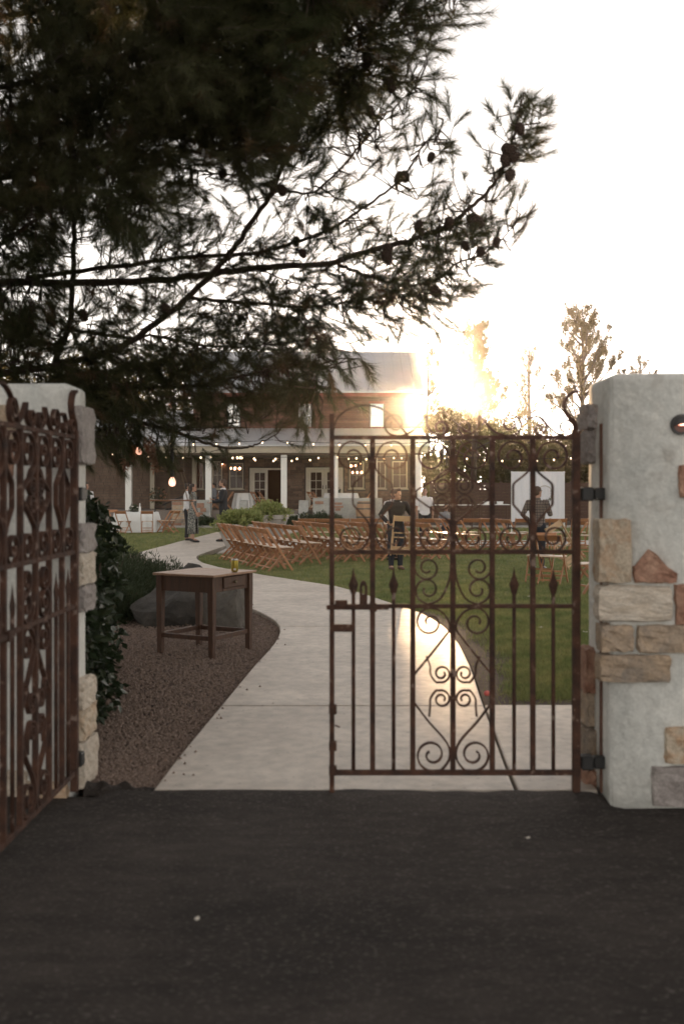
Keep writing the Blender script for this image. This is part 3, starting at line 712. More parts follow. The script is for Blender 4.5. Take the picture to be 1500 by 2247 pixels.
stones.sort(key=lambda s: abs((s[0] + s[1]) / 2 - (-1.8)) )
rest = MB()
for i, (a, b, c, d, p, k) in enumerate(stones):
    if i < 300:
        o = link('stone', sm[k], gw); o.location = ((a+b)/2 - HO.x, -p/2, (c+d)/2); o.scale = (b-a, p + .02, d-c)
    else: rest.box(a, b, YW - p, YW + .01, c, d)
tag(rest.build('stone_facing', 'house_stone', house, org=HO), kind='stuff')
# room behind the openings
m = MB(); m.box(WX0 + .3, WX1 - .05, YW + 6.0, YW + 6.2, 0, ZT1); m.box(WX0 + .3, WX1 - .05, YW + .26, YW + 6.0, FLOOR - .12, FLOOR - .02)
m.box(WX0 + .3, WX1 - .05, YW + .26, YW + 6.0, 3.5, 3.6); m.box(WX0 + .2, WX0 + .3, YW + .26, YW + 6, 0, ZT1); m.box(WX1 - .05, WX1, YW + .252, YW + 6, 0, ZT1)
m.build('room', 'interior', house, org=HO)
# windows and doors of the ground floor
def sash(parent, x0, x1, z0, z1, y, nxp, nzp, fw=0.05, bw=0.022, fm='cream_paint', gm='glass', sill=True, name='window'):
    f = MB(); f.box(x0, x0+fw, y-.03, y+.05, z0, z1); f.box(x1-fw, x1, y-.03, y+.05, z0, z1)
    f.box(x0+fw, x1-fw, y-.03, y+.05, z1-fw, z1); f.box(x0+fw, x1-fw, y-.03, y+.05, z0, z0+fw)
    iw = (x1-x0-2*fw); ih = (z1-z0-2*fw)
    for i in range(1, nxp):
        xc = x0+fw+iw*i/nxp; f.box(xc-bw/2, xc+bw/2, y-.018, y+.03, z0+fw, z1-fw)
    for i in range(1, nzp):
        zc = z0+fw+ih*i/nzp; f.box(x0+fw, x1-fw, y-.016, y+.028, zc-bw/2, zc+bw/2)
    if sill: f.box(x0-.05, x1+.05, y-.07, y+.02, z0-.05, z0-.002)
    fo = f.build(name, fm, parent, org=HO)
    for i in range(nxp):
        for j in range(nzp):
            a = x0+fw+iw*i/nxp + bw/2*(i > 0); b = x0+fw+iw*(i+1)/nxp - bw/2*(i < nxp-1)
            c = z0+fw+ih*j/nzp + bw/2*(j > 0); d = z0+fw+ih*(j+1)/nzp - bw/2*(j < nzp-1)
            p = MB(); p.quad((a, y+.01, c), (b, y+.01, c), (b, y+.01, d), (a, y+.01, d)); p.build('pane', gm, fo, org=HO)
    return fo
for x0, x1, z0, z1, k in OP:
    if k == 'win': sash(house, x0, x1, z0, z1, YW, 2, 2, fm='tan_paint')
    elif k == 'double':
        f = MB(); f.box(x0, x0+.09, YW-.05, YW+.06, z0, z1); f.box(x1-.09, x1, YW-.05, YW+.06, z0, z1); f.box(x0+.09, x1-.09, YW-.05, YW+.06, z1-.09, z1)
        f.build('door_frame', 'cream_paint', house, org=HO)
        xm = (x0 + x1) / 2
        for a, b in ((x0+.095, xm-.004), (xm+.004, x1-.095)):
            d = sash(house, a, b, z0+.02, z1-.095, YW+.02, 2, 4, .13, .03, 'cream_paint', sill=False, name='door')
            h = MB(); h.box(xm-.09 if a < xm-.3 else xm+.06, xm-.06 if a < xm-.3 else xm+.09, YW-.06, YW-.0105, 1.6, 1.78); h.build('handle', 'black_metal', d, org=HO)
    else:
        f = MB(); f.box(x0, x0+.09, YW-.05, YW+.06, z0, z1); f.box(x1-.09, x1, YW-.05, YW+.06, z0, z1); f.box(x0+.09, x1-.09, YW-.05, YW+.06, z1-.09, z1)
        f.build('door_frame', 'cream_paint', house, org=HO)
        d = sash(house, x0+.095, x0+.095+.74, z0+.02, z1-.095, YW+.02, 2, 4, .13, .03, 'cream_paint', sill=False, name='door')
# upper floor of planks
ZU0, ZU1 = 4.35, hz(864, YW)
uw = [(hx(a, YW), hx(b, YW), hz(937, YW), hz(886, YW)) for a, b in ((499, 526), (655, 683), (812, 841))]
back = wall_with_holes(HX0, HX1, ZU0 - .3, ZU1 + .3, uw, YW + .03, YW + .2).build('siding_wall', 'mortar', house, org=HO)
np_ = 15; ph_ = (ZU1 - ZU0) / np_; rr = random.Random(5)
for i in range(np_):
    z0 = ZU0 + i * ph_; z1 = z0 + ph_ - .010
    cuts = [HX0] + sorted(rr.uniform(HX0 + 1, HX1 - 1) for _ in range(3)) + [HX1]
    segs = list(zip(cuts[:-1], cuts[1:]))
    for o in uw:
        if o[2] - .04 < z1 and o[3] + .04 > z0:
            ns = []
            for a, b in segs:
                if b <= o[0] - .05 or a >= o[1] + .05: ns.append((a, b)); continue
                if a < o[0] - .05: ns.append((a, o[0] - .05))
                if b > o[1] + .05: ns.append((o[1] + .05, b))
            segs = ns
    for a, b in segs:
        m = MB(); t = rr.uniform(0, .012); m.box(a + .004, b - .004, YW - .012 - t, YW + .028, z0, z1); m.build('plank', 'plank', back, org=HO)
for o in uw:
    wf = sash(house, *o, YW + .0, 2, 2, .055, .028, 'white_paint', 'glass_up', sill=False)
    t = MB(); t.box(o[0]-.07, o[1]+.07, YW-.045, YW+.028, o[3]+.002, o[3]+.12); t.box(o[0]-.05, o[1]+.05, YW-.045, YW+.028, o[2]-.07, o[2]-.002); t.build('window_trim', 'red_trim', wf, org=HO)
    t = MB(); t.box(o[0]+.06, o[1]-.06, YW+.08, YW+.10, o[2]+.06, o[3]-.06); t.build('curtain', 'curtain', wf, org=HO)
m = MB(); m.box(HX0, HX0 + .2, YW + .21, YW + 9, 0, ZU1 + .2); m.box(HX1 - .2, HX1, YW + 6.3, YW + 9, 0, ZU1 + .2); m.box(HX1 - .2, HX1, YW + .26, YW + 6.3, ZT1, ZU1 + .2)
m.box(HX0 + .2, HX1 - .2, YW + 8.8, YW + 9, 0, ZU1 + .2); m.build('side_wall', 'plank', house, org=HO)
for sx in (HX0, HX1 - .2):
    m = MB(); m.add([(sx, YW + .2, ZU1 + .2), (sx + .2, YW + .2, ZU1 + .2), (sx + .2, YW + 9, ZU1 + .2), (sx, YW + 9, ZU1 + .2), (sx, YW + 4.5, ZU1 + 2.5), (sx + .2, YW + 4.5, ZU1 + 2.5)], [(0, 3, 4), (1, 5, 2), (0, 4, 5, 1), (3, 2, 5, 4)]); m.build('gable', 'plank', house, org=HO)
# main roof
def roof_slope(name, x0, x1, ya, za, yb, zb, th, rib_step, m='roof_metal'):
    r = MB(); r.add([(x0, ya, za), (x1, ya, za), (x1, yb, zb), (x0, yb, zb), (x0, ya, za-th), (x1, ya, za-th), (x1, yb, zb-th), (x0, yb, zb-th)], [(0,1,2,3),(7,6,5,4),(0,4,5,1),(1,5,6,2),(2,6,7,3),(3,7,4,0)])
    ro = r.build(name, m, house, org=HO); n = int((x1 - x0) / rib_step)
    rib = MB(); d = Vector((0, yb - ya, zb - za)); nn = Vector((0, -d.z, d.y)).normalized() if yb > ya else Vector((0, d.z, -d.y)).normalized()
    rib.bar(nn * .016, d + nn * .016, .035, .028); me = rib.mesh('rib', m)
    for i in range(n + 1):
        o = link('rib', me, ro); o.location = (x0 + (x1 - x0) * i / n * .996 + .02 - HO.x, ya - HO.y, za)
    return ro
ZE = hz(857, YW - .55); YRG = YW + 4.5; ZRG = hz(772, YRG)
roof_slope('roof', HX0 - .4, HX1 + .35, YW - .55, ZE, YRG, ZRG, .10, .42)
roof_slope('roof', HX0 - .4, HX1 + .35, YRG + 5.05, ZE, YRG + .002, ZRG - .001, .10, 1.2)
m = MB(); m.box(HX0 - .38, HX1 + .33, YW - .52, YW - .44, ZE - .26, ZE - .104); m.build('fascia', 'red_trim', house, org=HO)
# porch
PX0, PX1 = hx(272, YP), hx(924, YP)
m = MB(); m.box(WX0, PX1, YP - .3, YW - .002, -.08, FLOOR); m.build('porch_floor', 'porch_floor', house, org=HO)
ZPE = hz(976, YP - .45)
pr = roof_slope('porch_roof', PX0 - .35, PX1 + .3, YP - .45, ZPE, YW - .03, hz(940, YW), .06, .45)
m = MB(); m.box(PX0 - .3, PX1 + .25, YP - .36, YP - .16, ZPE - .34, ZPE - .062); m.build('porch_beam', 'tan_paint', house, org=HO)
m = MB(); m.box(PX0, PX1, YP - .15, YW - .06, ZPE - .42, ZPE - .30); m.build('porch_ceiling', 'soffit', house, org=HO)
for px in (283, 458, 623, 735, 917):
    x = hx(px, YP); m = MB(); m.box(x - .13, x + .13, YP - .14, YP + .12, (0.0 if px in (283, 458) else FLOOR + .001), ZPE - .42)
    m.build('porch_column', 'white_paint', house, bevel=.015, org=HO)
for px in (335, 427, 823):
    Yb = YW - .35; x = hx(px, Yb); m = MB(); m.box(x - .10, x + .10, Yb - .1, Yb + .1, FLOOR + .001, ZPE - .42); m.build('porch_column', 'tan_paint' if px != 823 else 'white_paint', house, bevel=.012, org=HO)
# wing roof left of the tall block
m = MB(); m.add([(-14.8, YW - .1, 4.35), (HX0 - .45, YW - .1, 4.35), (HX0 - .45, YW + 4, 5.6), (-14.8, YW + 4, 5.6), (-14.8, YW + 8, 4.35), (HX0 - .45, YW + 8, 4.35)], [(0, 1, 2, 3), (3, 2, 5, 4), (0, 3, 4), (1, 5, 2)])
m.build('wing_roof', 'roof_metal', house, org=HO)
# steps
for i in range(4):
    m = MB(); zt = FLOOR - .16 * (i + 1) + .16 * 0; m.box(-3.35, -1.75, YP - .3 - .32 * (i + 1), YP - .3 - .32 * i - .002, -.05, FLOOR - .15 * (i + 1) + .0); m.build('step', 'step', house, org=HO, bevel=.01)
# lamps on the porch wall and inside
for px, py in ((488, 1016), (790, 1015)):
    sc = at(px, py, YW - .12)
    l_ = MB(); l_.lathe([(.02, .10), (.035, .09), (.09, -.01), (.095, -.04), (.085, -.04)], 14, sc, cap=False); l_.bar(sc + Vector((0, 0, .08)), sc + Vector((0, .11, .12)), .03, .03)
    so = l_.build('sconce', 'black_metal', house, org=HO); b_ = MB(); b_.ell(sc + Vector((0, 0, -.02)), (.05, .05, .045), 10, 6); b_.build('sconce_bulb', 'sconce_glow', so, smooth=True, org=HO)
for px, py, Y in ((612, 1016, YW + 2.2), (600, 1018, YW + 2.6), (525, 1032, YW + 1.5), (516, 1031, YW + 1.8), (770, 1026, YW + 1.6), (783, 1040, YW + 3)):
    c = at(px, py, Y); ch = MB(); ch.tube([c + Vector((0, 0, .05)), (c.x, c.y, 3.49)], .012, 6); ch.tube([c + Vector((-.22, 0, .02)), c + Vector((0, 0, -.02)), c + Vector((.22, 0, .02))], .015, 6)
    co = ch.build('chandelier', 'black_metal', house, org=HO)
    for dx in (-.22, 0, .22):
        b_ = MB(); b_.ell(c + Vector((dx, 0, .075)), (.045, .045, .06), 8, 6); b_.build('chandelier_bulb', 'sconce_glow', co, smooth=True, org=HO)
c = at(525, 1005, YP + 1.2); ch = MB(); ch.tube([c + Vector((0, 0, .05)), (c.x, c.y, ZPE - .43)], .012, 6); ch.tube([c + Vector((-.10, 0, .0)), c + Vector((.10, 0, 0))], .014, 6)
co = ch.build('chandelier', 'black_metal', house, org=HO)
for k in range(5):
    th = k * 1.257; b_ = MB(); b_.ell(c + Vector((.11 * math.cos(th), .11 * math.sin(th), .03 * (k % 2))), (.035, .035, .05), 8, 6); b_.build('chandelier_bulb', 'bulb', co, smooth=True, org=HO)

# ------------------------------------------------------------------ low garden walls in front of the porch
def low_wall(x0, x1, Y, zt, label, stone_px=None, seed=0):
    o = empty('garden_wall', ((x0 + x1) / 2, Y, 0), 0, label, 'wall')
    m = MB(); m.box(x0, x1, Y, Y + .35, -.08, zt); m.build('stucco_body', 'stucco_shaded', o, bevel=.02, org=o.location)
    rr = random.Random(seed)
    if stone_px:
        a, b = stone_px; z = .04
        while z < zt - .08:
            h_ = rr.uniform(.11, .19); h_ = min(h_, zt - .01 - z); x = a
            while x < b - .06:
                w_ = min(rr.uniform(.18, .46), b - x)
                me = rough_block(w_ - .02, .10, h_ - .02, rr.randrange(9999), rr.choice(['stone_tan', 'stone_tan', 'stone_red', 'stone_mix']), .006)
                link('stone', me, o, Vector((x + w_ / 2, Y + .01, z + h_ / 2)) - o.location); x += w_
            z += h_
    return o
LWL = low_wall(hx(377, 42.3), hx(462, 42.3), 42.3, hz(1097, 42.3), 'low stone faced wall behind the woman in the patterned dress', (hx(377, 42.3) + .01, hx(418, 42.3)), 1)
for i, (px, py, w_, h_) in enumerate(((440, 1109, .5, .2), (446, 1119, .4, .16), (442, 1127, .22, .1))):
    link('stone', rough_block(w_ * .6, .08, h_, 300 + i, 'stone_red', .006), LWL, Vector((hx(px, 42.3), 42.30, hz(py, 42.3))) - LWL.location)
LWR = low_wall(hx(686, 42.0), hx(838, 42.0), 42.0, hz(1093, 42.0), 'grey stucco low wall below the porch table with a few red stones')
for i, (px, py, w_, h_) in enumerate(((742, 1105, .32, .09), (742, 1112, .42, .08), (741, 1118, .22, .1), (672 + 28, 1103, .35, .12))):
    link('stone', rough_block(w_, .08, h_, 320 + i, 'stone_red', .006), LWR, Vector((hx(px, 42), 42.0, hz(py, 42))) - LWR.location)
for px0, px1, lab in ((655, 676, 'sloping pale stair cheek wall right of the porch steps'), (524, 541, 'sloping pale stair cheek wall left of the porch steps')):
    x0, x1 = hx(px0, 42), hx(px1, 42)
    m = MB(); m.add([(x0, 41.4, -.05), (x1, 41.4, -.05), (x1, 42.65, -.05), (x0, 42.65, -.05), (x0, 41.4, .35), (x1, 41.4, .35), (x1, 42.65, 1.12), (x0, 42.65, 1.12), (x0, 42.3, 1.08), (x1, 42.3, 1.08)],
        [(0, 3, 2, 1), (0, 1, 5, 4), (4, 5, 9, 8), (8, 9, 6, 7), (2, 3, 7, 6), (0, 4, 8, 7, 3), (1, 2, 6, 9, 5)])
    o = m.build('stair_wall', 'stucco_shaded', org=Vector(((x0+x1)/2, 42, 0))); tag(o, lab, 'wall')
# stair rail on the left wing
sr = empty('stair_rail', (hx(400, 43.5), 43.5, 0), 0, 'dark sloping stair handrail with thin steel posts beside the left porch columns', 'handrail')
m = MB(); m.tube([at(357, 1108, 43.5), at(385, 1096, 43.5), at(436, 1076, 43.5)], .03, 8); m.tube([at(357, 1122, 43.5), at(436, 1092, 43.5)], .025, 8); m.build('rail', 'black_metal', sr, org=sr.location)
for px, a, b in ((363, 1100, 1135), (384, 1094, 1135), (424, 1079, 1125)):
    m = MB(); p = at(px, a, 43.5); m.tube([p, (p.x, p.y, max(0, at(px, b, 43.5).z))], .022, 6); m.build('post', 'hoop_iron', sr, org=sr.location)

# barrel on the porch edge
bc = at(799, 1136, 41.5); bl = empty('wine_barrel', (bc.x, 41.5, 0), 0, 'wooden barrel with iron hoops beside the grey low wall', 'barrel')
m = MB(); prof = [(.27, .0), (.31, .15), (.345, .35), (.355, .5), (.345, .65), (.31, .85), (.27, 1.0)]; sb = .9
m.lathe([(r, z * sb + .18) for r, z in prof], 22); m.build('staves', 'barrel', bl, smooth=True)
for z in (.04, .27, .66, .92):
    r = np.interp(z, [p[1] for p in prof], [p[0] for p in prof]) + .006; m = MB(); m.lathe([(r, z*sb+.15), (r + .006, z*sb+.18), (r, z*sb+.21)], 22, cap=False); m.build('hoop', 'hoop_iron', bl)
m = MB(); m.box(-.3, .3, -.25, .25, 0, .18); m.build('stand', 'old_wood', bl)

# ------------------------------------------------------------------ string lights
bulb_me = MB(); bulb_me.ell((0, 0, -.075), (.036, .036, .048), 10, 7); BULB = bulb_me.mesh('bulb', 'bulb', True)
MATS['bulb'].cycles.emission_sampling = 'NONE'
sock_me = MB(); sock_me.lathe([(.03, -.035), (.034, .0), (.022, .03)], 8); SOCK = sock_me.mesh('socket', 'wire')
def strand(p0, p1, sag, n, label, end_skip=0.5):
    p0, p1 = Vector(p0), Vector(p1); o = empty('string_lights', p0, 0, label, 'string lights', 'strings of bulbs about the porch')
    pts = [p0.lerp(p1, t) + Vector((0, 0, -sag * 4 * t * (1 - t))) for t in np.linspace(0, 1, 4 * n + 1)]
    m = MB(); m.tube(pts, .012, 5); m.build('cable', 'wire', o, org=p0)
    for i in range(n):
        t = (i + end_skip) / n; p = p0.lerp(p1, t) + Vector((0, 0, -sag * 4 * t * (1 - t))) - p0
        s = link('socket', SOCK, o, p); b = link('bulb', BULB, o, p)
    return o
Yc = 41.5
strand(at(300, 965, Yc), at(600, 965, Yc), .12, 6, 'string of bulbs in front of the porch roof edge, behind the pine branches')
strand(at(602, 966, Yc), at(1000, 968, Yc), .12, 7, 'string of bulbs along the porch roof edge, ending right of the sun')
strand(at(150, 985, 42.2), at(460, 1000, 42.2), .10, 8, 'string of bulbs hanging in front of the dark left porch wing')
strand(at(440, 996, 42.0), at(722, 1000, 42.0), .10, 6, 'upper string of bulbs across the open porch door')
strand(at(540, 1004, 44), at(700, 1004, 44), .08, 4, 'lower string of bulbs between the open door and the double door')
strand(at(720, 998, 42.0), at(925, 996, 42), .10, 5, 'upper string of bulbs over the right porch windows')
strand(at(745, 1002, 44), at(900, 1000, 44), .06, 4, 'lower string of bulbs over the right porch windows')
strand(at(925, 990, 42.3), at(1270, 1000, 44), .25, 9, 'string of bulbs running from the porch corner to the right trees')

# ------------------------------------------------------------------ vegetation helpers
def leaf_tris(P, D, L, Wd, curl=0.15):
    """leaf-sized diamonds (2 triangles) at P pointing along D"""
    n = len(P); D = D / np.linalg.norm(D, axis=1, keepdims=True)
    s = np.cross(D, rng.normal(0, 1, (n, 3))); s /= np.linalg.norm(s, axis=1, keepdims=True) + 1e-9
    nn = np.cross(D, s); L = np.broadcast_to(L, (n,))[:, None]; W_ = np.broadcast_to(Wd, (n,))[:, None]
    mid = P + D * L * 0.45 + nn * L * curl * 0.3; tip = P + D * L
    a = mid + s * W_ / 2; b = mid - s * W_ / 2
    return np.concatenate([np.stack([P, a, tip], 1), np.stack([P, tip, b], 1)])
def needle_tris(base, D, L, Wd):
    n = len(base); s = np.cross(D, rng.normal(0, 1, (n, 3))); s /= np.linalg.norm(s, axis=1, keepdims=True) + 1e-9
    return np.stack([base + s * Wd / 2, base - s * Wd / 2, base + D * L[:, None]], 1)
def unit(a): return a / (np.linalg.norm(a, axis=-1, keepdims=True) + 1e-9)

# ------------------------------------------------------------------ the big pine over the gateway
TB = Vector((-3.7, 8.4, 0))
pine = empty('pine_tree', TB, 0, 'large dark pine spreading its long needled limbs and cones over the gateway', 'tree')
trunk = MB(); trunk.tube([TB + Vector((0, 0, -.1)), TB + Vector((.03, .0, 1.2)), TB + Vector((.1, -.1, 3.0)), TB + Vector((.05, -.2, 5.0)), TB + Vector((.2, -.3, 7.5)), TB + Vector((.2, -.2, 9.5))], [.27, .23, .20, .16, .10, .04], 14)
trunk.build('trunk', 'bark', pine, smooth=True, org=TB)
LIMBS = [  # (pixel x, pixel y, distance), radius start, radius end
 ([(-170,835,8.3),(60,812,8.0),(224,778,7.8),(317,728,7.6),(411,653,7.4),(490,574,7.2),(537,509,7.1),(600,412,6.9),(660,270,6.7),(712,135,6.5),(787,75,6.4),(852,14,6.3),(905,-60,6.2)], .042, .010),
 ([(-170,622,8.3),(0,620,8.0),(160,620,7.8),(327,616,7.6),(450,603,7.4),(583,587,7.2),(723,577,7.0),(793,554,6.9),(910,524,6.75),(980,493,6.6),(1027,460,6.5),(1073,415,6.45),(1108,359,6.4),(1127,298,6.35),(1141,233,6.3),(1148,205,6.3)], .045, .006),
 ([(735,578,7.0),(770,591,6.95),(817,610,6.9),(887,626,6.8),(933,622,6.75),(970,605,6.7),(1003,577,6.65),(1064,554,6.6),(1097,526,6.55),(1130,492,6.5)], .018, .005),
 ([(60,612,8.1),(163,597,7.9),(303,579,7.6),(420,565,7.45),(569,554,7.25),(653,530,7.1),(723,503,7.0),(793,458,6.9),(880,392,6.7),(927,322,6.6),(959,299,6.55),(973,262,6.5)], .028, .005),
 ([(411,653,7.4),(513,663,7.3),(653,674,7.15),(700,671,7.1),(770,661,7.0),(850,650,6.95),(930,640,6.9)], .020, .006),
 ([(120,800,8.2),(154,700,8.0),(160,600,7.9),(163,513,7.8),(177,420,7.7),(190,280,7.5),(230,120,7.3),(300,-50,7.1)], .034, .015),
 ([(159,723,8.0),(280,742,7.7),(330,735,7.6)], .020, .014),
 ([(-170,905,8.3),(60,860,8.0),(250,850,7.7),(380,850,7.5),(467,840,7.3),(560,817,7.1),(640,800,7.0),(700,790,6.9)], .030, .006),
 ([(-170,925,8.5),(100,915,8.4),(260,915,8.3),(318,930,8.2),(379,946,8.1),(425,963,8.0),(487,981,7.9),(542,981,7.8),(579,967,7.75),(610,950,7.7)], .032, .005),
 ([(379,946,8.1),(450,940,8.0),(520,928,7.9),(575,918,7.85)], .010, .004),
 ([(330,735,7.6),(470,760,7.4),(600,755,7.2),(700,740,7.1)], .016, .005),
 ([(-170,420,8.3),(60,380,7.2),(200,330,6.4),(330,300,6.0),(450,310,5.8),(560,340,5.7)], .034, .008),
 ([(-170,230,8.3),(50,180,7.0),(220,130,6.2),(400,120,5.8),(560,150,5.6),(660,190,5.5)], .034, .008),
 ([(-170,60,8.2),(100,20,7.0),(300,-40,6.2),(520,-60,5.8),(700,-40,5.6)], .034, .010),
 ([(190,280,7.5),(350,350,7.3),(470,380,7.1),(600,390,7.0)], .018, .006),
 ([(600,412,6.9),(690,420,6.8),(780,330,6.6),(850,250,6.5),(900,200,6.4)], .014, .005),
 ([(712,135,6.5),(800,160,6.4),(880,180,6.3),(920,170,6.3)], .012, .004),
 ([(787,75,6.4),(870,50,6.3),(960,10,6.2),(1000,-10,6.2)], .012, .005),
 ([(0,540,8.0),(80,480,7.0),(150,430,6.4),(260,420,6.0),(330,440,5.9)], .022, .006),
 ([(560,588,7.2),(640,620,7.1),(720,640,7.0)], .009, .004),
 ([(653,674,7.15),(690,730,7.1),(700,800,7.0),(690,850,7.0)], .009, .004),
]
LP = []; LT = []; LR = []
for pts, r0, r1 in LIMBS:
    W3 = [at(x, y, d) for x, y, d in pts]
    sp = [Vector(p) for p in crspline([tuple(p) for p in W3], 7)]
    jr = random.Random(len(sp)); sp = [p + Vector((jr.uniform(-.006, .006), jr.uniform(-.02, .02), jr.uniform(-.006, .006))) for p in sp]
    n = len(sp); m = MB(); m.tube(sp, [.72 * (r0 + (r1 - r0) * i / (n - 1)) for i in range(n)], 8); m.build('limb', 'bark', pine, smooth=True, org=TB)
    for i in range(n):
        t = (sp[min(i+1, n-1)] - sp[max(i-1, 0)]).normalized(); LP.append(sp[i]); LT.append(t); LR.append(i / n)
LP = np.array([tuple(p) for p in LP]); LT = np.array([tuple(p) for p in LT])
LPX = CXP + LP[:, 0] / LP[:, 1] * FPX; LPY = HOR - (LP[:, 2] - EYE) / LP[:, 1] * FPX
DX0, DY0, DC = -300, -300, 100
DENS = [ # columns from -300 to 1200, rows from -300
 [.4,.5,.6,.6,.6,.6,.6,.5,.5,.5,.5,.4,.2,0,0,0],
 [.5,.6,.7,.7,.7,.7,.7,.6,.6,.6,.6,.5,.3,0,0,0],
 [.5,.6,.7,.7,.8,.9,.9,.9,.8,.7,.7,.8,.5,.0,0,0],
 [.5,.6,.7,.75,.9,1,1,1,.9,.65,.7,.75,.30,.0,0,0],
 [.5,.6,.7,.55,.9,1,1,.9,.9,.75,.7,.55,0,0,0,0],
 [.5,.6,.7,.8,1,1,1,.95,.9,.8,.6,.22,.20,0,.26,0],
 [.5,.6,.8,1,1,1,.85,.55,.7,.62,.18,.10,.26,.10,.36,0],
 [.5,.6,.8,1,1,.9,.5,.06,.2,.3,.28,.2,.2,.36,.10,0],
 [.5,.6,.8,.8,.36,.48,.56,.45,.42,.40,.36,.42,.5,.42,.06,0],
 [.5,.6,.7,.55,.42,.42,.46,.42,.42,.5,.58,.6,.5,.12,0,0],
 [.5,.6,.8,.9,.85,.65,.65,.65,.65,.75,.30,0,0,0,0,0],
 [.5,.6,.7,.6,.9,.95,.9,.8,.6,.62,.10,0,0,0,0,0],
 [.3,.3,.2,.2,.3,.75,.55,.35,.20,.04,0,0,0,0,0,0]]
DENS = np.array(DENS)
NS = 10500
cand = 90000
cx = rng.uniform(-300, 1300, cand); cy = rng.uniform(-300, 1000, cand)
gx = np.clip((cx - DX0) / DC - .5, 0, 14.999); gy = np.clip((cy - DY0) / DC - .5, 0, 11.999)
i0 = gx.astype(int); j0 = gy.astype(int); fx = gx - i0; fy = gy - j0
dv = DENS[j0, i0]*(1-fx)*(1-fy) + DENS[j0, i0+1]*fx*(1-fy) + DENS[j0+1, i0]*(1-fx)*fy + DENS[j0+1, i0+1]*fx*fy
keepm = rng.random(cand) < dv ** 1.7
cx, cy = cx[keepm], cy[keepm]
# nearest limb point in the picture plane keeps shoots on their limbs
SH = []; TW = MB()
d2 = None; order = rng.permutation(len(cx))[:NS * 3]
cnt = 0
for k in order:
    if cnt >= NS: break
    dd = (LPX - cx[k]) ** 2 + (LPY - cy[k]) ** 2
    j = int(np.argmin(dd + rng.uniform(0, 2500, len(dd)))); dist = math.sqrt(dd[j])
    if dist > 190: continue
    if dist > 120 and cx[k] > 650: continue
    if dist > 60 and cx[k] > 1000: continue
    Y = LP[j, 1] + rng.normal(0, .28) - (0.25 if (cx[k] < 450 and cy[k] < 450) else 0)
    p = np.array(at(cx[k], cy[k], max(4.3, Y)))
    root = LP[j]; d = p - root; Ld = np.linalg.norm(d)
    dirn = unit(d / max(Ld, 1e-6) * min(1, Ld / .15) + LT[j] * .7 + rng.normal(0, .35, 3) + np.array([0, 0, .12 if cy[k] < 700 else -.25]))
    SH.append((p, dirn)); cnt += 1
    if Ld > .06 and (cnt % 2 == 0 or cx[k] > 700):
        mid = (root + p) / 2 + rng.normal(0, .03, 3) + np.array([0, 0, -.02]); TW.tube([root, mid, p], [.006, .0045, .003], 4, cap=False)
for (x, y, d_), dr in (((1146, 215, 6.3), (.1, 0, 1)), ((1150, 250, 6.3), (.4, 0, .9)), ((1120, 290, 6.35), (.55, 0, .8)), ((1118, 340, 6.4), (.75, -.1, .5)), ((1100, 390, 6.45), (.8, .1, .3)), ((1060, 430, 6.5), (.6, .2, .8)), ((972, 265, 6.5), (.1, 0, 1)), ((955, 290, 6.5), (-.4, 0, .9)), ((1128, 492, 6.5), (.9, 0, .4)), ((1135, 330, 6.35), (.7, 0, .4))):
    for q in range(2): SH.append((np.array(at(x, y, d_)) + rng.normal(0, .03, 3), unit(np.array(dr) + rng.normal(0, .25, 3))))
TW.build('twigs', 'bark', pine, org=TB)
P = np.array([s[0] for s in SH]); D = np.array([s[1] for s in SH])
NN = 100
T = []; slen = rng.uniform(.10, .26, len(P)) * np.where(CXP + P[:, 0] / P[:, 1] * FPX > 1000, .7, 1.0)
ts = rng.random((len(P), NN)); base = P[:, None] + D[:, None] * (ts * slen[:, None])[..., None]
rv = unit(rng.normal(0, 1, (len(P), NN, 3))); perp = unit(rv - D[:, None] * (rv * D[:, None]).sum(-1, keepdims=True))
ang = np.radians(rng.uniform(9, 44, (len(P), NN)))[..., None]
nd = D[:, None] * np.cos(ang) + perp * np.sin(ang); nd[..., 2] -= .10; nd = unit(nd)
nl_ = rng.uniform(.08, .135, (len(P), NN))
allt = needle_tris(base.reshape(-1, 3), nd.reshape(-1, 3), nl_.reshape(-1), 0.0026)
dry = np.repeat(rng.random(len(P)) < .07, NN)
tb = np.array(TB)
tag(tri_mesh('crown', allt[~dry] - tb, 'needle', pine), kind='stuff'); tag(tri_mesh('dry_needles', allt[dry] - tb, 'needle_dry', pine), kind='stuff')
# shoot stems
ST_ = MB()
for k in range(0, len(P), 2): ST_.tube([P[k], P[k] + D[k] * slen[k]], [.0035, .002], 3, cap=False)
tag(ST_.build('shoots', 'bark', pine, org=TB), kind='stuff')
# unseen coarse foliage added past the gate wall, to darken the viewer's left
nq = 6000
cq = np.stack([rng.uniform(-10, -.4, nq), rng.uniform(-4.5, 12, nq), rng.uniform(.5, 9.5, nq)], 1)
vis = (cq[:, 0] > -.36 * np.maximum(cq[:, 1], 0) - .55) & ((cq[:, 2] < .50 * np.maximum(cq[:, 1], 0) + 2.4))
cq = cq[~vis & (((cq[:, 0] + 5.4) / 4.4) ** 2 + ((cq[:, 1] - 3.6) / 8.0) ** 2 + ((cq[:, 2] - 5.0) / 4.4) ** 2 < 1)]
dq = unit(cq - np.array([-3.7, 8.4, 4.0]) + rng.normal(0, 1.2, cq.shape)); nk = 46
bq = cq[:, None] + dq[:, None] * rng.random((len(cq), nk))[..., None] * .35 + rng.normal(0, .10, (len(cq), nk, 3))
nq_ = unit(dq[:, None] * 1.2 + rng.normal(0, .7, (len(cq), nk, 3)))
side = needle_tris(bq.reshape(-1, 3), nq_.reshape(-1, 3), rng.uniform(.12, .22, len(cq) * nk), .016)
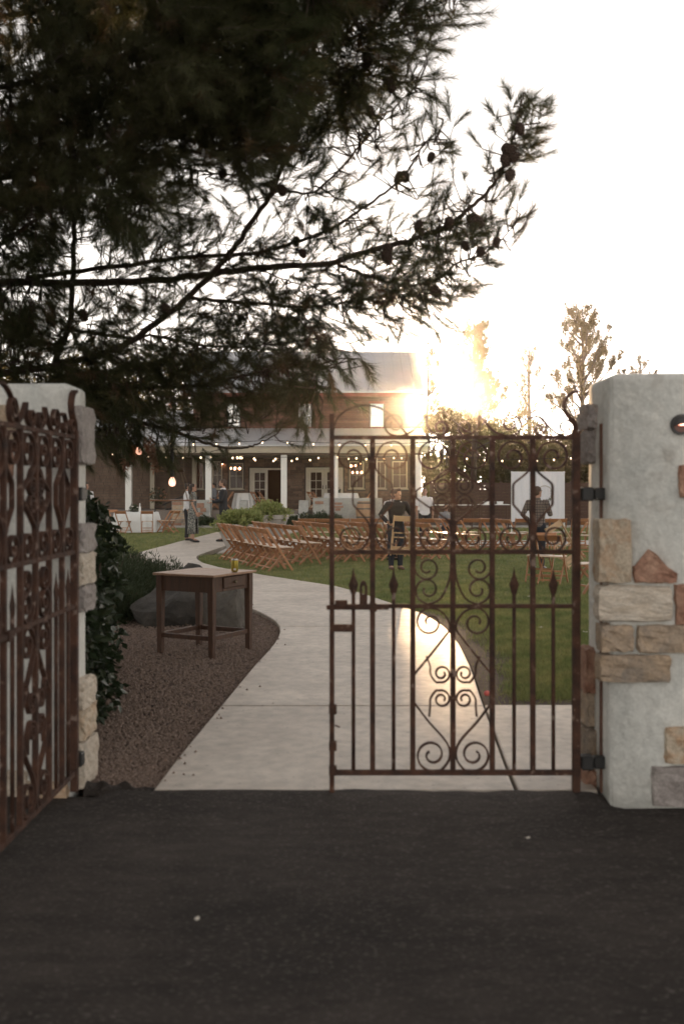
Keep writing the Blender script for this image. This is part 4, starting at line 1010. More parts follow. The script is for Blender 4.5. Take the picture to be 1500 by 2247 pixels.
tag(tri_mesh('added_shade_crown', side - tb, 'needle', pine), kind='stuff')
sl = MB()
for q in range(9):
    e_ = cq[rng.integers(len(cq))]; sl.tube([tuple(TB + Vector((0, -.1, 2.5 + q * .6))), tuple((np.array(TB) + np.array([0, 0, 3 + q * .6]) + e_) / 2), tuple(e_)], [.05, .035, .012], 6)
    sl.build('limb', 'bark', pine, smooth=True, org=TB); sl = MB()  # unseen limbs that carry the added shading foliage
# cones
cm = MB(); rr = random.Random(3)
prof = [(0, -.045), (.016, -.042), (.026, -.028), (.029, -.008), (.025, .016), (.016, .036), (.004, .048)]
cm.lathe(prof, 12)
for row in range(7):
    z = -.034 + row * .0115; r = float(np.interp(z, [p[1] for p in prof], [p[0] for p in prof]))
    for k in range(9):
        th = 2 * math.pi * (k + .5 * (row % 2)) / 9; c_, s_ = math.cos(th), math.sin(th)
        cm.add([(c_*r - s_*.008, s_*r + c_*.008, z - .004), (c_*r + s_*.008, s_*r - c_*.008, z - .004), (c_*(r+.008), s_*(r+.008), z + .006), (c_*r*.9, s_*r*.9, z + .008)], [(0, 1, 2), (0, 2, 3), (1, 3, 2)])
CONE = cm.mesh('cone', 'cone')
for px, py, d_ in ((805, 130, 6.4), (855, 187, 6.4), (812, 245, 6.4), (780, 195, 6.4), (600, 410, 6.9), (618, 418, 6.9), (489, 381, 7.1), (365, 680, 7.4), (183, 692, 7.9), (649, 530, 7.1), (664, 556, 7.1), (848, 548, 6.9), (849, 566, 6.9), (920, 505, 6.7), (985, 490, 6.6), (1050, 487, 6.5), (1035, 484, 6.5),
        (1020, 540, 6.6), (1088, 531, 6.5), (1053, 554, 6.6), (955, 640, 6.8), (890, 622, 6.8), (860, 650, 6.9), (1115, 330, 6.4), (1127, 345, 6.4), (1108, 352, 6.4), (1118, 385, 6.4), (888, 388, 6.7), (875, 390, 6.7), (945, 345, 6.6), (1140, 283, 6.3), (715, 490, 7.0), (917, 495, 6.75)):
    o = link('cone', CONE, pine, at(px, py, d_ - .22) - TB); o.rotation_euler = (rr.uniform(2.4, 3.9), rr.uniform(-.6, .6), rr.uniform(0, 6)); s = rr.uniform(.75, 1.15); o.scale = (s, s, s)

# ------------------------------------------------------------------ trees beyond the lawn
def far_pine(x, y, h, label, seed, nb=26, spread=.30, group='pines standing against the sunset', leaf=.26, bare=.30, per=360):
    r_ = random.Random(seed); o = empty('far_pine', (x, y, 0), 0, label, 'tree', group)
    tk = MB(); pts = [(0, 0, -.1)] + [(r_.uniform(-.06, .06), r_.uniform(-.06, .06), h * t) for t in (.2, .4, .6, .8, 1)]
    tk.tube(pts, [.22, .19, .15, .11, .06, .015], 10)
    Ls = []; 
    for i in range(nb):
        t = bare + (1 - bare) * (i + r_.random()) / nb; az = r_.uniform(0, 6.28); z0 = h * t * .90
        Lb = h * spread * (1.12 - t) * r_.uniform(.65, 1.3) + .45; el = R(r_.uniform(30, 62))
        tip = Vector((math.cos(az) * Lb * math.cos(el), math.sin(az) * Lb * math.cos(el), z0 + Lb * math.sin(el) * 1.15)); b0 = Vector((0, 0, z0)); mid = b0.lerp(tip, .5) + Vector((0, 0, -.14 * Lb))
        bez = lambda u: b0 * (1-u)**2 + mid * 2*u*(1-u) + tip * u*u
        tk.tube([b0, bez(.33), bez(.66), tip], [.07, .05, .032, .012], 5, cap=False)
        for q_ in range(3 + int(Lb * 2.2)):
            u = r_.uniform(.38, 1.0); c0 = bez(u); sl_ = r_.uniform(.25, .75) * (1.15 - .4 * u); dv_ = Vector((r_.gauss(0, .45), r_.gauss(0, .45), 1)).normalized(); c1 = c0 + dv_ * sl_
            tk.tube([c0, c1], [.014, .006], 3, cap=False); n = int(per * .15 * (.6 + sl_)); tt = rng.random(n)[:, None]
            q = np.array(c0) + tt * np.array(c1 - c0) + rng.normal(0, .075, (n, 3)) * (1.2 - .6 * tt)
            Ls.append(leaf_tris(q, unit(rng.normal(0, .7, (n, 3)) + np.array(dv_) * 1.1), rng.uniform(.6, 1.2, n) * leaf * .62, leaf * .22))
    tk.build('trunk', 'bark', o, smooth=True); tag(tri_mesh('crown', np.concatenate(Ls), 'leaf_back', o), kind='stuff'); return o
def fz(py, Y): return EYE + (HOR - py) / FPX * Y
far_pine(hx(1040, 60), 60, fz(688, 60), 'tall slender backlit pine just right of the sun glare', 1, 46, .30, per=420)
far_pine(hx(1277, 56), 56, fz(652, 56), 'tallest backlit pine behind the white screen, next to the right wall', 2, 46, .36, per=360)
far_pine(hx(1405, 78), 78, fz(765, 78), 'small distant pine showing just over the right wall', 3, 22, .22)
far_pine(hx(938, 64), 64, fz(752, 64), 'thin backlit pine at the right end of the house roof', 4, 18, .20, per=260)
far_pine(hx(1160, 66), 66, fz(735, 66), 'low forked backlit pine between the two tall pines', 5, 16, .26, per=240)

def broad_tree(x, y, h, rx, rz, label, seed, n=11000, m='leaf_mass', group='dense trees behind the garden', leaf=.32, name='broad_tree', zc=None):
    r_ = random.Random(seed); o = empty(name, (x, y, 0), 0, label, 'tree', group); cz = zc if zc is not None else h - rz
    tk = MB(); tk.tube([(0, 0, -.1), (.05, 0, h * .3), (.0, .05, h * .6)], [.2, .16, .09], 8); Q = []
    lobes = [(r_.uniform(-.75, .75) * rx, r_.uniform(-.7, .7) * rx, cz + r_.uniform(-.8, .75) * rz, r_.uniform(.25, .5)) for _ in range(16)]
    for lx, ly, lz, lr in lobes:
        tk.tube([(0, 0, h * .25), (lx * .5, ly * .5, (lz + h * .3) * .5), (lx, ly, lz)], [.07, .04, .015], 5, cap=False)
        k = n // 16; q = unit(rng.normal(0, 1, (k, 3))) * (rng.random((k, 1)) ** .45) * np.array([rx * lr, rx * lr, rz * lr]) * 1.15; Q.append(q + np.array([lx, ly, lz]))
    q = np.concatenate(Q); q = q[q[:, 2] > .05]
    tk.build('trunk', 'bark', o, smooth=True); tag(tri_mesh('crown', leaf_tris(q, unit(rng.normal(0, 1, (len(q), 3))), rng.uniform(.6, 1.2, len(q)) * leaf, leaf * .55), m, o), kind='stuff'); return o
for i, (px, Y, py, rx, lab) in enumerate(((985, 62, 1000, 2.6, 'hazy round tree below the sun, nearest the house corner'), (1075, 66, 930, 3.4, 'hazy leafy tree behind the slender pine trunk'), (1165, 58, 960, 3.2, 'leafy tree behind the left half of the white screen'),
        (1262, 55, 940, 3.0, 'leafy tree behind the right half of the white screen'), (1340, 60, 930, 3.4, 'leafy tree hidden mostly by the right gate wall'), (1130, 74, 900, 3.8, 'farthest leafy tree seen between the two tall pines'))):
    h = fz(py, Y); broad_tree(hx(px, Y), Y, h, rx, h * .5, lab, 20 + i, 6500, zc=h * .5)
broad_tree(hx(968, 62), 62, 6.9, 1.9, .72, 'slim tree with a small golden crown directly below the sun', 77, 9000, 'leaf_back', zc=5.95, leaf=.24)
for i, (px, Y, py, rx, lab) in enumerate(((330, 58, 830, 3.6, 'dark tree behind the left porch wing, nearest the tall block'), (215, 56, 800, 3.6, 'dark tree behind the left porch wing seen through pine limbs'), (90, 55, 780, 3.6, 'dark tree behind the left gate wall'), (-40, 55, 800, 3.5, 'dark tree at the far left beyond the gate wall'))):
    h = fz(py, Y); broad_tree(hx(px, Y), Y, h, rx, h * .5, lab, 40 + i, 9000, zc=h * .55)

# ------------------------------------------------------------------ shrubs and ivy
def shrub(name, loc, rx, ry, rz, label, n, leaf, m, seed, cat='shrub', group=None, up=.8, wd=.3, power=.4):
    o = empty(name, loc, 0, label, cat, group); r_ = random.Random(seed); st = MB()
    for k in range(9):
        a = r_.uniform(0, 6.28); st.tube([(0, 0, -.03), (math.cos(a)*rx*.3, math.sin(a)*ry*.3, rz*.4), (math.cos(a)*rx*.6, math.sin(a)*ry*.6, rz*.8)], [.012, .008, .004], 4, cap=False)
    st.build('stem', 'bark', o)
    u = unit(rng.normal(0, 1, (n, 3))); u[:, 2] = np.abs(u[:, 2]); q = u * (rng.random((n, 1)) ** power) * np.array([rx, ry, rz])
    bump = 1 + .18 * np.sin(q[:, 0] / rx * 7 + seed) * np.sin(q[:, 1] / ry * 6 + 1) ; q *= bump[:, None]; q[:, 2] = np.maximum(q[:, 2], .01)
    dd = unit(u * .9 + rng.normal(0, .55, (n, 3)) + np.array([0, 0, up])); tag(tri_mesh('foliage', leaf_tris(q, dd, rng.uniform(.6, 1.25, n) * leaf, leaf * wd), m, o), kind='stuff'); return o
for i, (px, Y, r_, h_, lab) in enumerate(((236, 12.5, .50, .80, 'dense dark low shrub beside the ivy'), (292, 14.2, .55, .62, 'dense dark low shrub behind the boulder'), (352, 15.0, .52, .44, 'spiky low shrub at the path edge behind the boulder'), (215, 14.5, .7, .95, 'taller dark shrub behind the ivy near the left lawn'), (262, 11.6, .34, .40, 'small dark shrub between ivy and boulder'))):
    shrub('low_shrub', (hx(px, Y), Y, 0), r_, r_, h_, lab, 5200, .075, 'shrub', 60 + i, group='low shrubs by the boulder', wd=.16)
ivy = empty('ivy', (-1.75, 6.6, 0), 0, 'dark glossy ivy climbing behind the left gate wall', 'ivy')
iv = []; st = MB()
for (x, y, rx, ry, z0, z1, n) in ((-1.62, 5.75, .20, .35, .15, 1.05, 1500), (-1.76, 6.6, .24, .4, .05, 1.15, 1900), (-2.02, 7.6, .28, .5, .0, 1.40, 2500), (-2.22, 7.5, .34, .6, .9, 1.52, 1300), (-2.2, 8.2, .24, .3, .0, .95, 900), (-2.6, 7.2, .5, 1.0, .0, 1.5, 1200)):
    u = unit(rng.normal(0, 1, (n, 2))) * rng.random((n, 1)) ** .4; z = z0 + (z1 - z0) * rng.random(n)
    k = 1 + .25 * np.sin(z * 9 + x * 7); iv.append(np.stack([x + u[:, 0] * rx * k, y + u[:, 1] * ry * k, z], 1))
    for q in range(5): st.tube([(x + random.uniform(-.1, .1), y + random.uniform(-.2, .2), -.02), (x + random.uniform(-.15, .15), y + random.uniform(-.2, .2), (z0+z1)/2), (x + random.uniform(-.2, .2), y, z1 * .95)], [.015, .011, .005], 5, cap=False)
q = np.concatenate(iv); st.build('stem', 'bark', ivy, org=ivy.location)
dd = unit(rng.normal(0, .8, (len(q), 3)) + np.array([.5, -.5, -.2]))
tag(tri_mesh('foliage', leaf_tris(q - np.array(ivy.location), dd, rng.uniform(.05, .10, len(q)), .045), 'ivy', ivy), kind='stuff')
for i, (px, Y, r_, h_, lab) in enumerate(((641, 41.6, .38, .42, 'round clipped shrub left of the porch steps end'), (668, 41.6, .45, .56, 'largest round clipped shrub in front of the stair cheek'), (705, 41.6, .5, .60, 'wide clipped shrub below the grey low wall'), (735, 41.6, .42, .5, 'clipped shrub behind the gate latch post'), (450, 41.6, .5, .42, 'grassy tuft shrub at the foot of the porch column'))):
    shrub('clipped_shrub', (hx(px, Y), Y, 0), r_, r_, h_, lab, 2600, .10, 'shrub', 80 + i, group='clipped shrubs before the porch', wd=.4)

# boulder
def boulder(loc, rx, ry, rz, seed, label, rot=0):
    b = bmesh.new(); bmesh.ops.create_icosphere(b, subdivisions=4, radius=1); r_ = random.Random(seed); pl = []
    for _ in range(15):
        nrm = Vector((r_.gauss(0, 1), r_.gauss(0, 1), r_.gauss(0, 1) * .9)).normalized(); pl.append((nrm, r_.uniform(.58, .88)))
    from mathutils import noise
    for v in b.verts:
        p = v.co.copy()
        for nrm, d in pl:
            t = p.dot(nrm)
            if t > d: p -= nrm * (t - d) * .93
        p += p.normalized() * (noise.noise(p * 2.2 + Vector((seed, 0, 0))) * .10 + noise.noise(p * 7) * .035)
        v.co = Vector((p.x * rx, p.y * ry, p.z * rz))
    me = bpy.data.meshes.new('boulder'); b.to_mesh(me); b.free(); me.materials.append(MATS['boulder_shaded' if seed == 4 else 'boulder'])
    o = link('boulder', me, None, loc); o.rotation_euler = (0, 0, rot); return tag(o, label, 'boulder', 'boulders behind the desk')
boulder((hx(395, 11.6), 11.6, .08), .64, .60, .60, 4, 'large grey boulder behind the left half of the wooden desk', .2)
boulder((hx(500, 11.3), 11.3, .08), .36, .42, .50, 9, 'smaller grey boulder seen under the desk beside the path', 1.0)

# ------------------------------------------------------------------ planters with lime foliage
def bowl(loc, r, h, label, n, seed):
    o = empty('stone_planter', loc, 0, label, 'planter', 'round concrete planters by the path')
    m = MB(); m.lathe([(r*.48, 0), (r*.62, h*.25), (r*.80, h*.6), (r*.95, h*.86), (r*1.0, h*.88), (r*1.0, h), (r*.9, h), (r*.88, h*.93), (.02, h*.93)], 36, cap=False); m.add([(r*.48*math.cos(a), r*.48*math.sin(a), 0) for a in np.linspace(0, 6.28, 20)[:-1]], [tuple(range(18, -1, -1))]); m.build('bowl', 'planter', o, smooth=False, bevel=0)
    st = MB(); Q = []; Dn = []
    for k in range(60):
        a = rng.uniform(0, 6.28); rr_ = r * rng.uniform(.1, 1.02); top = h + rng.uniform(.08, .30) * (1.15 - rr_ / r * .6); b0 = np.array([math.cos(a)*rr_*.6, math.sin(a)*rr_*.6, h*.92]); tp = np.array([math.cos(a)*rr_, math.sin(a)*rr_, top])
        if rr_ > .85 * r: tp = np.array([math.cos(a)*rr_*1.12, math.sin(a)*rr_*1.12, h - rng.uniform(-.1, .12)])
        st.tube([b0, (b0 + tp) / 2 + np.array([0, 0, .06]), tp], [.008, .006, .003], 4, cap=False)
        kq = n // 60; t = rng.random((kq, 1)) ** .5; Q.append(b0 + (tp - b0) * t + rng.normal(0, .05, (kq, 3))); Dn.append(unit(rng.normal(0, .7, (kq, 3)) + unit(tp - b0) + np.array([0, 0, .3])))
    st.build('stem', 'shrub', o); q = np.concatenate(Q); tag(tri_mesh('foliage', leaf_tris(q, np.concatenate(Dn), rng.uniform(.05, .11, len(q)), .045), 'lime', o), kind='stuff'); return o
bowl((hx(528, 24.6), 24.6, .0), .62, .70, 'front concrete bowl planter overflowing with lime green leaves', 7000, 1)
bowl((hx(588, 26.4), 26.4, .0), .55, .88, 'rear taller concrete bowl planter with lime green leaves', 6000, 2)

# ------------------------------------------------------------------ desk with a can
DK = Vector((-1.174, 9.0, 0)); DA = math.atan2(.883, .469)
desk = empty('wooden_desk', DK, DA, 'weathered square wooden desk with one drawer standing on the gravel', 'desk')
W_, D_ = .60, .58; HT = .745
def legm(x, y):
    m = MB(); t = .062; b_ = .048
    vs = []
    for s, z in ((b_, -.03), (t, HT - .18), (t, HT - .022)):
        for ax, ay in ((-1,-1),(1,-1),(1,1),(-1,1)): vs.append((x + ax*s/2, y + ay*s/2, z))
    m.add(vs, [(3,2,1,0)] + [(l*4+k, l*4+(k+1)%4, l*4+4+(k+1)%4, l*4+4+k) for l in range(2) for k in range(4)] + [(8,9,10,11)]); return m
for x in (0, W_):
    for y in (0, D_): legm(x, y).build('leg', 'old_wood', desk, bevel=.004)
e = .031
def pan(x0, x1, y0, y1, z0, z1, name='apron', mt='old_wood', bv=.003): m = MB(); m.box(x0, x1, y0, y1, z0, z1); return m.build(name, mt, desk, bevel=bv)
ZA = HT - .165
pan(-.012, .012, e, D_ - e, ZA, HT - .023); pan(W_ - .012, W_ + .012, e, D_ - e, ZA, HT - .023); pan(e, W_ - e, D_ - .012, D_ + .012, ZA, HT - .023)
pan(e, .15, -.012, .012, ZA, HT - .023); pan(W_ - .10, W_ - e, -.012, .012, ZA, HT - .023); pan(.15, W_ - .10, -.016, .012, ZA, ZA + .028, 'drawer_rail'); pan(.15, W_ - .10, -.012, .012, HT - .032, HT - .023, 'drawer_rail', bv=0)
dr = pan(.156, W_ - .106, -.026, .30, ZA + .032, HT - .035, 'drawer'); kx = (.156 + W_ - .106) / 2
m = MB(); m.ell((kx, -.036, ZA + .078), (.016, .014, .014), 10, 7); m.build('knob', 'brass', dr, smooth=True)
for (a, b) in (((0, 0), (W_, 0)), ((0, D_), (W_, D_)), ((0, 0), (0, D_)), ((W_, 0), (W_, D_))):
    m = MB(); d = Vector((b[0]-a[0], b[1]-a[1], 0)).normalized(); m.bar(Vector((*a, .165)) + d * .027, Vector((*b, .165)) - d * .027, .024, .042, side=(0, 0, 1) if False else d.cross(Vector((0, 0, 1)))); m.build('stretcher', 'old_wood', desk, bevel=.003)
nb = 5
for i in range(nb):
    y0 = -.055 + (D_ + .11) * i / nb; y1 = -.055 + (D_ + .11) * (i + 1) / nb - .0025; j = random.uniform(-.006, .006)
    m = MB(); m.box(-.055 + j, W_ + .055 + j, y0, y1, HT - .022, HT + random.uniform(-.0015, .0015)); m.build('top_board', 'desk_top', desk, bevel=.003)
cp = at(515, 1253, 9.30); can = empty('drink_can', (cp.x, cp.y, HT + .002), .4, 'gold drinks can on the corner of the wooden desk', 'can')
m = MB(); m.lathe([(.024, 0), (.031, .008), (.033, .016), (.033, .104), (.0325, .108)], 24); m.build('body', 'gold_can', can, smooth=True)
m = MB(); m.lathe([(.0325, .1085), (.027, .118), (.027, .122), (.025, .122), (.0245, .117), (.003, .117)], 24); tp = m.build('lid', 'aluminium', can, smooth=True)
m = MB(); m.box(-.006, .006, -.003, .016, .1175, .1195); m.build('tab', 'aluminium', tp)
lab = MB()
for k in range(8):
    a0, a1 = (-2.2 + k * .09, -2.2 + (k + 1) * .09); lab.quad((.0335*math.cos(a0), .0335*math.sin(a0), .018), (.0335*math.cos(a1), .0335*math.sin(a1), .018), (.0335*math.cos(a1), .0335*math.sin(a1), .036), (.0335*math.cos(a0), .0335*math.sin(a0), .036))
lab.build('label', 'litter', can)

# ------------------------------------------------------------------ folding chairs
def make_chair(open_=True, mt='chair_wood', sl='seat_slat'):
    o = empty('folding_chair', (0, 0, 0)); w2 = .205
    for s in (-1, 1):
        m = MB()
        if open_: m.bar((s * w2, -.30, .80), (s * w2, .22, .0), .022, .042)
        else: m.bar((s * w2, 0, .88), (s * w2, .0, .0), .022, .042)
        m.build('stile', mt, o, bevel=.003)
        m = MB(); x = s * (w2 - .028)
        if open_: m.bar((x, .17, .425), (x, -.26, .0), .020, .038)
        else: m.bar((x, .012, .50), (x, .012, .05), .020, .036)
        m.build('leg', mt, o, bevel=.003)
    m = MB()
    if open_:
        d = Vector((0, .52, -.80)).normalized(); p0 = Vector((0, -.30, .80)); a = p0 + d * .005; b = p0 + d * .115
        m.bar(a - Vector((0, .0, 0)), b, .42 - .024 + .02, .016); m.build('backrest', mt, o, bevel=.003)
        for i in range(4):
            y = -.10 + i * .085; q = MB(); q.box(-w2 + .012, w2 - .012, y, y + .078, .428, .446); q.build('seat_slat', sl, o, bevel=.003)
        for s in (-1, 1): q = MB(); q.box(s * (w2 - .052) - .009, s * (w2 - .052) + .009, -.10, .235, .402, .4275); q.build('seat_rail', mt, o)
        for (y, z, ww) in ((.145, .115, 2*w2 - .02), (-.20, .065, 2*w2 - .07), (-.055, .20, 2*w2 - .07)):
            q = MB(); q.bar((-ww/2, y, z), (ww/2, y, z), .026, .016, side=(0, 0, 1)); q.build('stretcher', mt, o)
    else:
        m.bar((0, 0, .87), (0, 0, .755), .43, .016, side=(1, 0, 0)); m.build('backrest', mt, o, bevel=.003)
        for i in range(2):
            z = .08 + i * .068; q = MB(); q.box(-w2 + .014, w2 - .014, -.026, -.012, z, z + .06); q.build('seat_slat', sl, o, bevel=.003)
        for z in (.50, .40, .04):
            q = MB(); q.bar((-w2 + .01, .006, z), (w2 - .01, .006, z), .026, .016, side=(0, 0, 1)); q.build('stretcher', mt, o)
    return o
proto = make_chair(); used = [False]
def chair(x, y, ang, label, group='wooden folding chairs on the lawn', z=0.0, src=None):
    """ang: heading of the seat front, 0 = towards +y, positive counter clockwise"""
    if src is None:
        if not used[0]: o = proto; used[0] = True
        else: o = copy_tree(proto)
    else: o = copy_tree(src)
    o.location = (x, y, z); o.rotation_euler = (0, 0, ang); return tag(o, label, 'chair', group)
ORD = ['nearest', 'second', 'third', 'fourth', 'fifth', 'sixth', 'seventh', 'eighth', 'ninth', 'tenth']
rdir = Vector((-.37, .93)).normalized(); HEAD = math.atan2(-.93, .37)   # chairs look right and a little away
rows = [('leftmost', -1.19, 18.9, 8), ('second', -.72, 20.55, 7), ('third', .18, 21.2, 7), ('fourth', 1.02, 21.6, 6), ('fifth', 2.05, 21.9, 5), ('sixth', 3.05, 24.4, 3), ('seventh', 4.35, 25.0, 3)]
rr = random.Random(21)
for nm, x, y, n in rows:
    for i in range(n):
        px_, py_ = x + rdir.x * .475 * i, y + rdir.y * .475 * i
        chair(px_ + rr.uniform(-.035, .035), py_ + rr.uniform(-.035, .035), HEAD + rr.uniform(-.10, .10), f'wooden folding chair, {ORD[i]} from the near end of the {nm} slanting row' if i else f'wooden folding chair at the near end of the {nm} slanting row')
FAR = ['first', 'second', 'third', 'fourth', 'fifth', 'sixth', 'seventh', 'eighth', 'ninth', 'tenth', 'eleventh', 'twelfth', 'thirteenth', 'fourteenth', 'fifteenth', 'sixteenth']
backx = [675, 711, 747, 787, 823, 860, 896, 921, 945, 973, 1031, 1069, 1143, 1183, 1220, 1267]
for i, px in enumerate(backx):
    chair(hx(px, 25.8) , 25.8 + rr.uniform(-.04, .04), rr.uniform(-.06, .06), f'wooden folding chair seen from behind, {FAR[i]} from the left in the far straight row')
chair(hx(1185, 16.6), 16.6, R(158), 'wooden folding chair facing the viewer in front of the boy in the plaid shirt')
chair(hx(1215, 16.1), 16.25, R(-25), 'wooden folding chair with its seat towards the gate spears, nearest on the right lawn')
chair(hx(1300, 14.6), 14.7, R(100), 'wooden folding chair half hidden behind the right gate wall')
chair(hx(1258, 22.6), 22.6, R(75), 'wooden folding chair beside the gate hinge stile beyond the plaid shirt boy')
chair(hx(1280, 24.0), 24.0, R(5), 'wooden folding chair between hinge stile and right wall, further back')
folded = make_chair(False, 'chair_pale', 'chair_pale'); FOLD = folded

# ------------------------------------------------------------------ tables with cloths
def round_table(x, y, z, r, label, clabel, tn):
    t = empty('round_table', (x, y, z), 0, label, 'table', 'round tables'); m = MB(); m.lathe([(r, .70), (r + .01, .715), (r, .73)], 30); m.build('tabletop', 'old_wood', t)
    for k in range(4):
        a = k * math.pi / 2 + .78; m = MB(); m.tube([(r*.6*math.cos(a), r*.6*math.sin(a), 0), (r*.6*math.cos(a), r*.6*math.sin(a), .70)], .02, 6); m.build('leg', 'hoop_iron', t)
    m = MB(); n = 96; prof = [(0, .742, 0), (r*.99, .742, 0), (r+.02, .735, 0), (r+.05, .55, .35), (r+.08, .3, .75), (r+.11, .015, 1)]
    for rad, zz, f in prof:
        for k in range(n):
            a = 2*math.pi*k/n; rk = rad + f * (.06*math.sin(a*11 + 1) + .03*math.sin(a*17)); m.v.append((rk*math.cos(a), rk*math.sin(a), zz))
    m.f = [(i*n+k, i*n+(k+1)%n, (i+1)*n+(k+1)%n, (i+1)*n+k) for i in range(len(prof)-1) for k in range(n)]
    me = m.mesh('tablecloth', 'cloth', True); o = link('tablecloth', me, None, (x, y, z)); tag(o, clabel, 'tablecloth', 'white table cloths'); return t
TX, TY = hx(300, 36.6), 36.6
round_table(TX, TY, 0, .78, 'round table under a white cloth on the far left lawn', 'white cloth hanging over the round table on the far left lawn', 0)
for px, Y, a, lab in ((272, 35.4, R(-15), 'wooden folding chair with its back to us at the left of the white table'), (323, 35.3, R(10), 'wooden folding chair with its back to us at the right of the white table'), (362, 36.4, R(80), 'wooden folding chair right of the white table, facing it'), (374, 36.0, R(70), 'outer wooden folding chair right of the white table'), (258, 37.6, R(-130), 'wooden folding chair behind the white table on its left side')):
    chair(hx(px, Y), Y, a, lab, 'wooden folding chairs at the white table')
def flowers(loc, r, label, n=420, m='flower_white', pot=True, name='flower_arrangement'):
    o = empty(name, loc, 0, label, 'flowers')
    if pot: p = MB(); p.lathe([(r*.35, 0), (r*.5, r*.35), (r*.42, r*.5)], 12); p.build('vase', 'hoop_iron', o)
    z0 = r * .7 if pot else 0
    u = unit(rng.normal(0, 1, (n, 3))); q = u * rng.random((n, 1)) ** .4 * r + np.array([0, 0, z0]); tag(tri_mesh('foliage', leaf_tris(q, unit(u + rng.normal(0, .5, (n, 3))), r * .35, r * .16), 'shrub', o), kind='stuff')
    for k in range(7):
        a = unit(rng.normal(0, 1, 3) + np.array([0, -.6, .5])); b = MB(); b.ell(Vector(a * r * .95) + Vector((0, 0, z0)), (r*.2, r*.2, r*.15), 8, 5); b.build('blossom', m, o)
    return o
flowers((hx(296, 36.6), 36.4, .745), .16, 'low flower arrangement with white blossoms on the left lawn table')
def bottle(loc, label):
    o = empty('bottle', loc, 0, label, 'bottle'); m = MB(); m.lathe([(.04, 0), (.042, .02), (.042, .16), (.018, .23), (.018, .29)], 12); m.build('body', 'white_paint', o, smooth=True); m = MB(); m.lathe([(.02, .29), (.02, .32)], 10); m.build('cap', 'aluminium', o)
bottle((hx(309, 36.5), 36.35, .745), 'white bottle beside the flowers on the left lawn table')
m = MB(); m.lathe([(.03, 0), (.045, .09), (.047, .10), (.04, .10)], 12); o = m.build('cup', 'hoop_iron'); o.location = (hx(341, 36.5), 36.4, .745); tag(o, 'small grey cup near the right edge of the left lawn table', 'cup')
PT = round_table(hx(748, 44.3), 44.3, FLOOR, .72, 'round table under a white cloth on the porch', 'white cloth over the porch table behind the low wall', 1)
flowers((hx(741, 44.3), 44.1, FLOOR + .745), .14, 'small flower arrangement on the porch table')
for px, Y, a, lab in ((690, 44.2, R(-70), 'wooden folding chair on the porch left of the porch table'), (700, 44.6, R(-80), 'second wooden folding chair on the porch left of the porch table'), (800, 44.4, R(85), 'wooden folding chair on the porch right of the porch table'), (566, 44.6, R(-60), 'wooden folding chair standing by the open porch door'), (582, 44.9, R(-75), 'inner wooden folding chair by the open porch door'), (497, 44.6, R(90), 'wooden folding chair on the porch behind the man in the suit')):
    chair(hx(px, Y), Y, a, lab, 'wooden folding chairs on the porch', FLOOR)
round_table(hx(536, 45.2), 45.2, FLOOR, .42, 'small table under a white cloth by the open porch door', 'white cloth over the small table by the open porch door', 2)

# ------------------------------------------------------------------ white backdrop screen, board fence, serving tables
SY = 35.0; sx0, sx1 = hx(1122, SY), hx(1237, SY); z1s = hz(1036, SY)
scr = empty('backdrop_screen', ((sx0 + sx1) / 2, SY, 0), 0, 'large white cloth backdrop on a frame behind the far chairs', 'screen')
for x in (sx0, sx1):
    m = MB(); m.box(x - .02, x + .02, SY + .02, SY + .06, 0, z1s + .03); m.build('upright', 'white_paint', scr, org=scr.location)
    m = MB(); m.box(x - .03, x + .03, SY - .3, SY + .38, -.01, .03); m.build('foot', 'white_paint', scr, org=scr.location)
m = MB(); m.tube([(sx0 - .03, SY + .0, z1s), (sx1 + .03, SY + .0, z1s)], .018, 8); m.build('cross_bar', 'white_paint', scr, org=scr.location)
m = MB(); nx_, nz_ = 60, 10
for j in range(nz_ + 1):
    for i in range(nx_ + 1):
        u = i / nx_; v = j / nz_; f = .02 + .03 * v; m.v.append((sx0 + (sx1 - sx0) * u, SY - .03 + f * math.sin(u * 55 + math.sin(u * 9) * 2) * .5, z1s - (z1s - .42) * v + .01 * math.sin(u * 30) * v))
m.f = [(j*(nx_+1)+i, j*(nx_+1)+i+1, (j+1)*(nx_+1)+i+1, (j+1)*(nx_+1)+i) for j in range(nz_) for i in range(nx_)]
m.build('cloth', 'screen_cloth', scr, smooth=True, org=scr.location)
hc = at(1194, 1083, SY - .1); m = MB(); m.tube([hc + Vector((.27 * math.cos(a), 0, .27 * math.sin(a))) for a in np.linspace(0, 2 * math.pi, 40)], .012, 6, cap=False); ho = m.build('wreath_hoop', 'tan_paint', None, smooth=True, org=hc); tag(ho, 'thin round hoop wreath hung on the white backdrop', 'wreath')
q = []; 
for a in np.linspace(-1.6, .4, 26): q.append([.27 * math.cos(a), 0, .27 * math.sin(a)])
q = np.repeat(np.array(q), 4, 0) + rng.normal(0, .012, (104, 3)); tag(tri_mesh('leaves', leaf_tris(q, unit(rng.normal(0, 1, (104, 3))), .07, .025), 'shrub', ho), kind='stuff')
fen = empty('board_fence', (hx(1060, 48), 48, 0), 0, 'horizontal board fence in the haze left of the white backdrop', 'fence')
FX0, FX1 = hx(945, 48), hx(1330, 48)
for i in range(12):
    m = MB(); m.box(FX0, FX1, 47.98, 48.01, .06 + i * .155, .06 + i * .155 + .145); m.build('board', 'old_wood', fen, org=fen.location)
for i in range(6):
    x = FX0 + (FX1 - FX0) * i / 5; m = MB(); m.box(x - .05, x + .05, 48.012, 48.11, -.1, 1.98); m.build('post', 'old_wood', fen, org=fen.location)
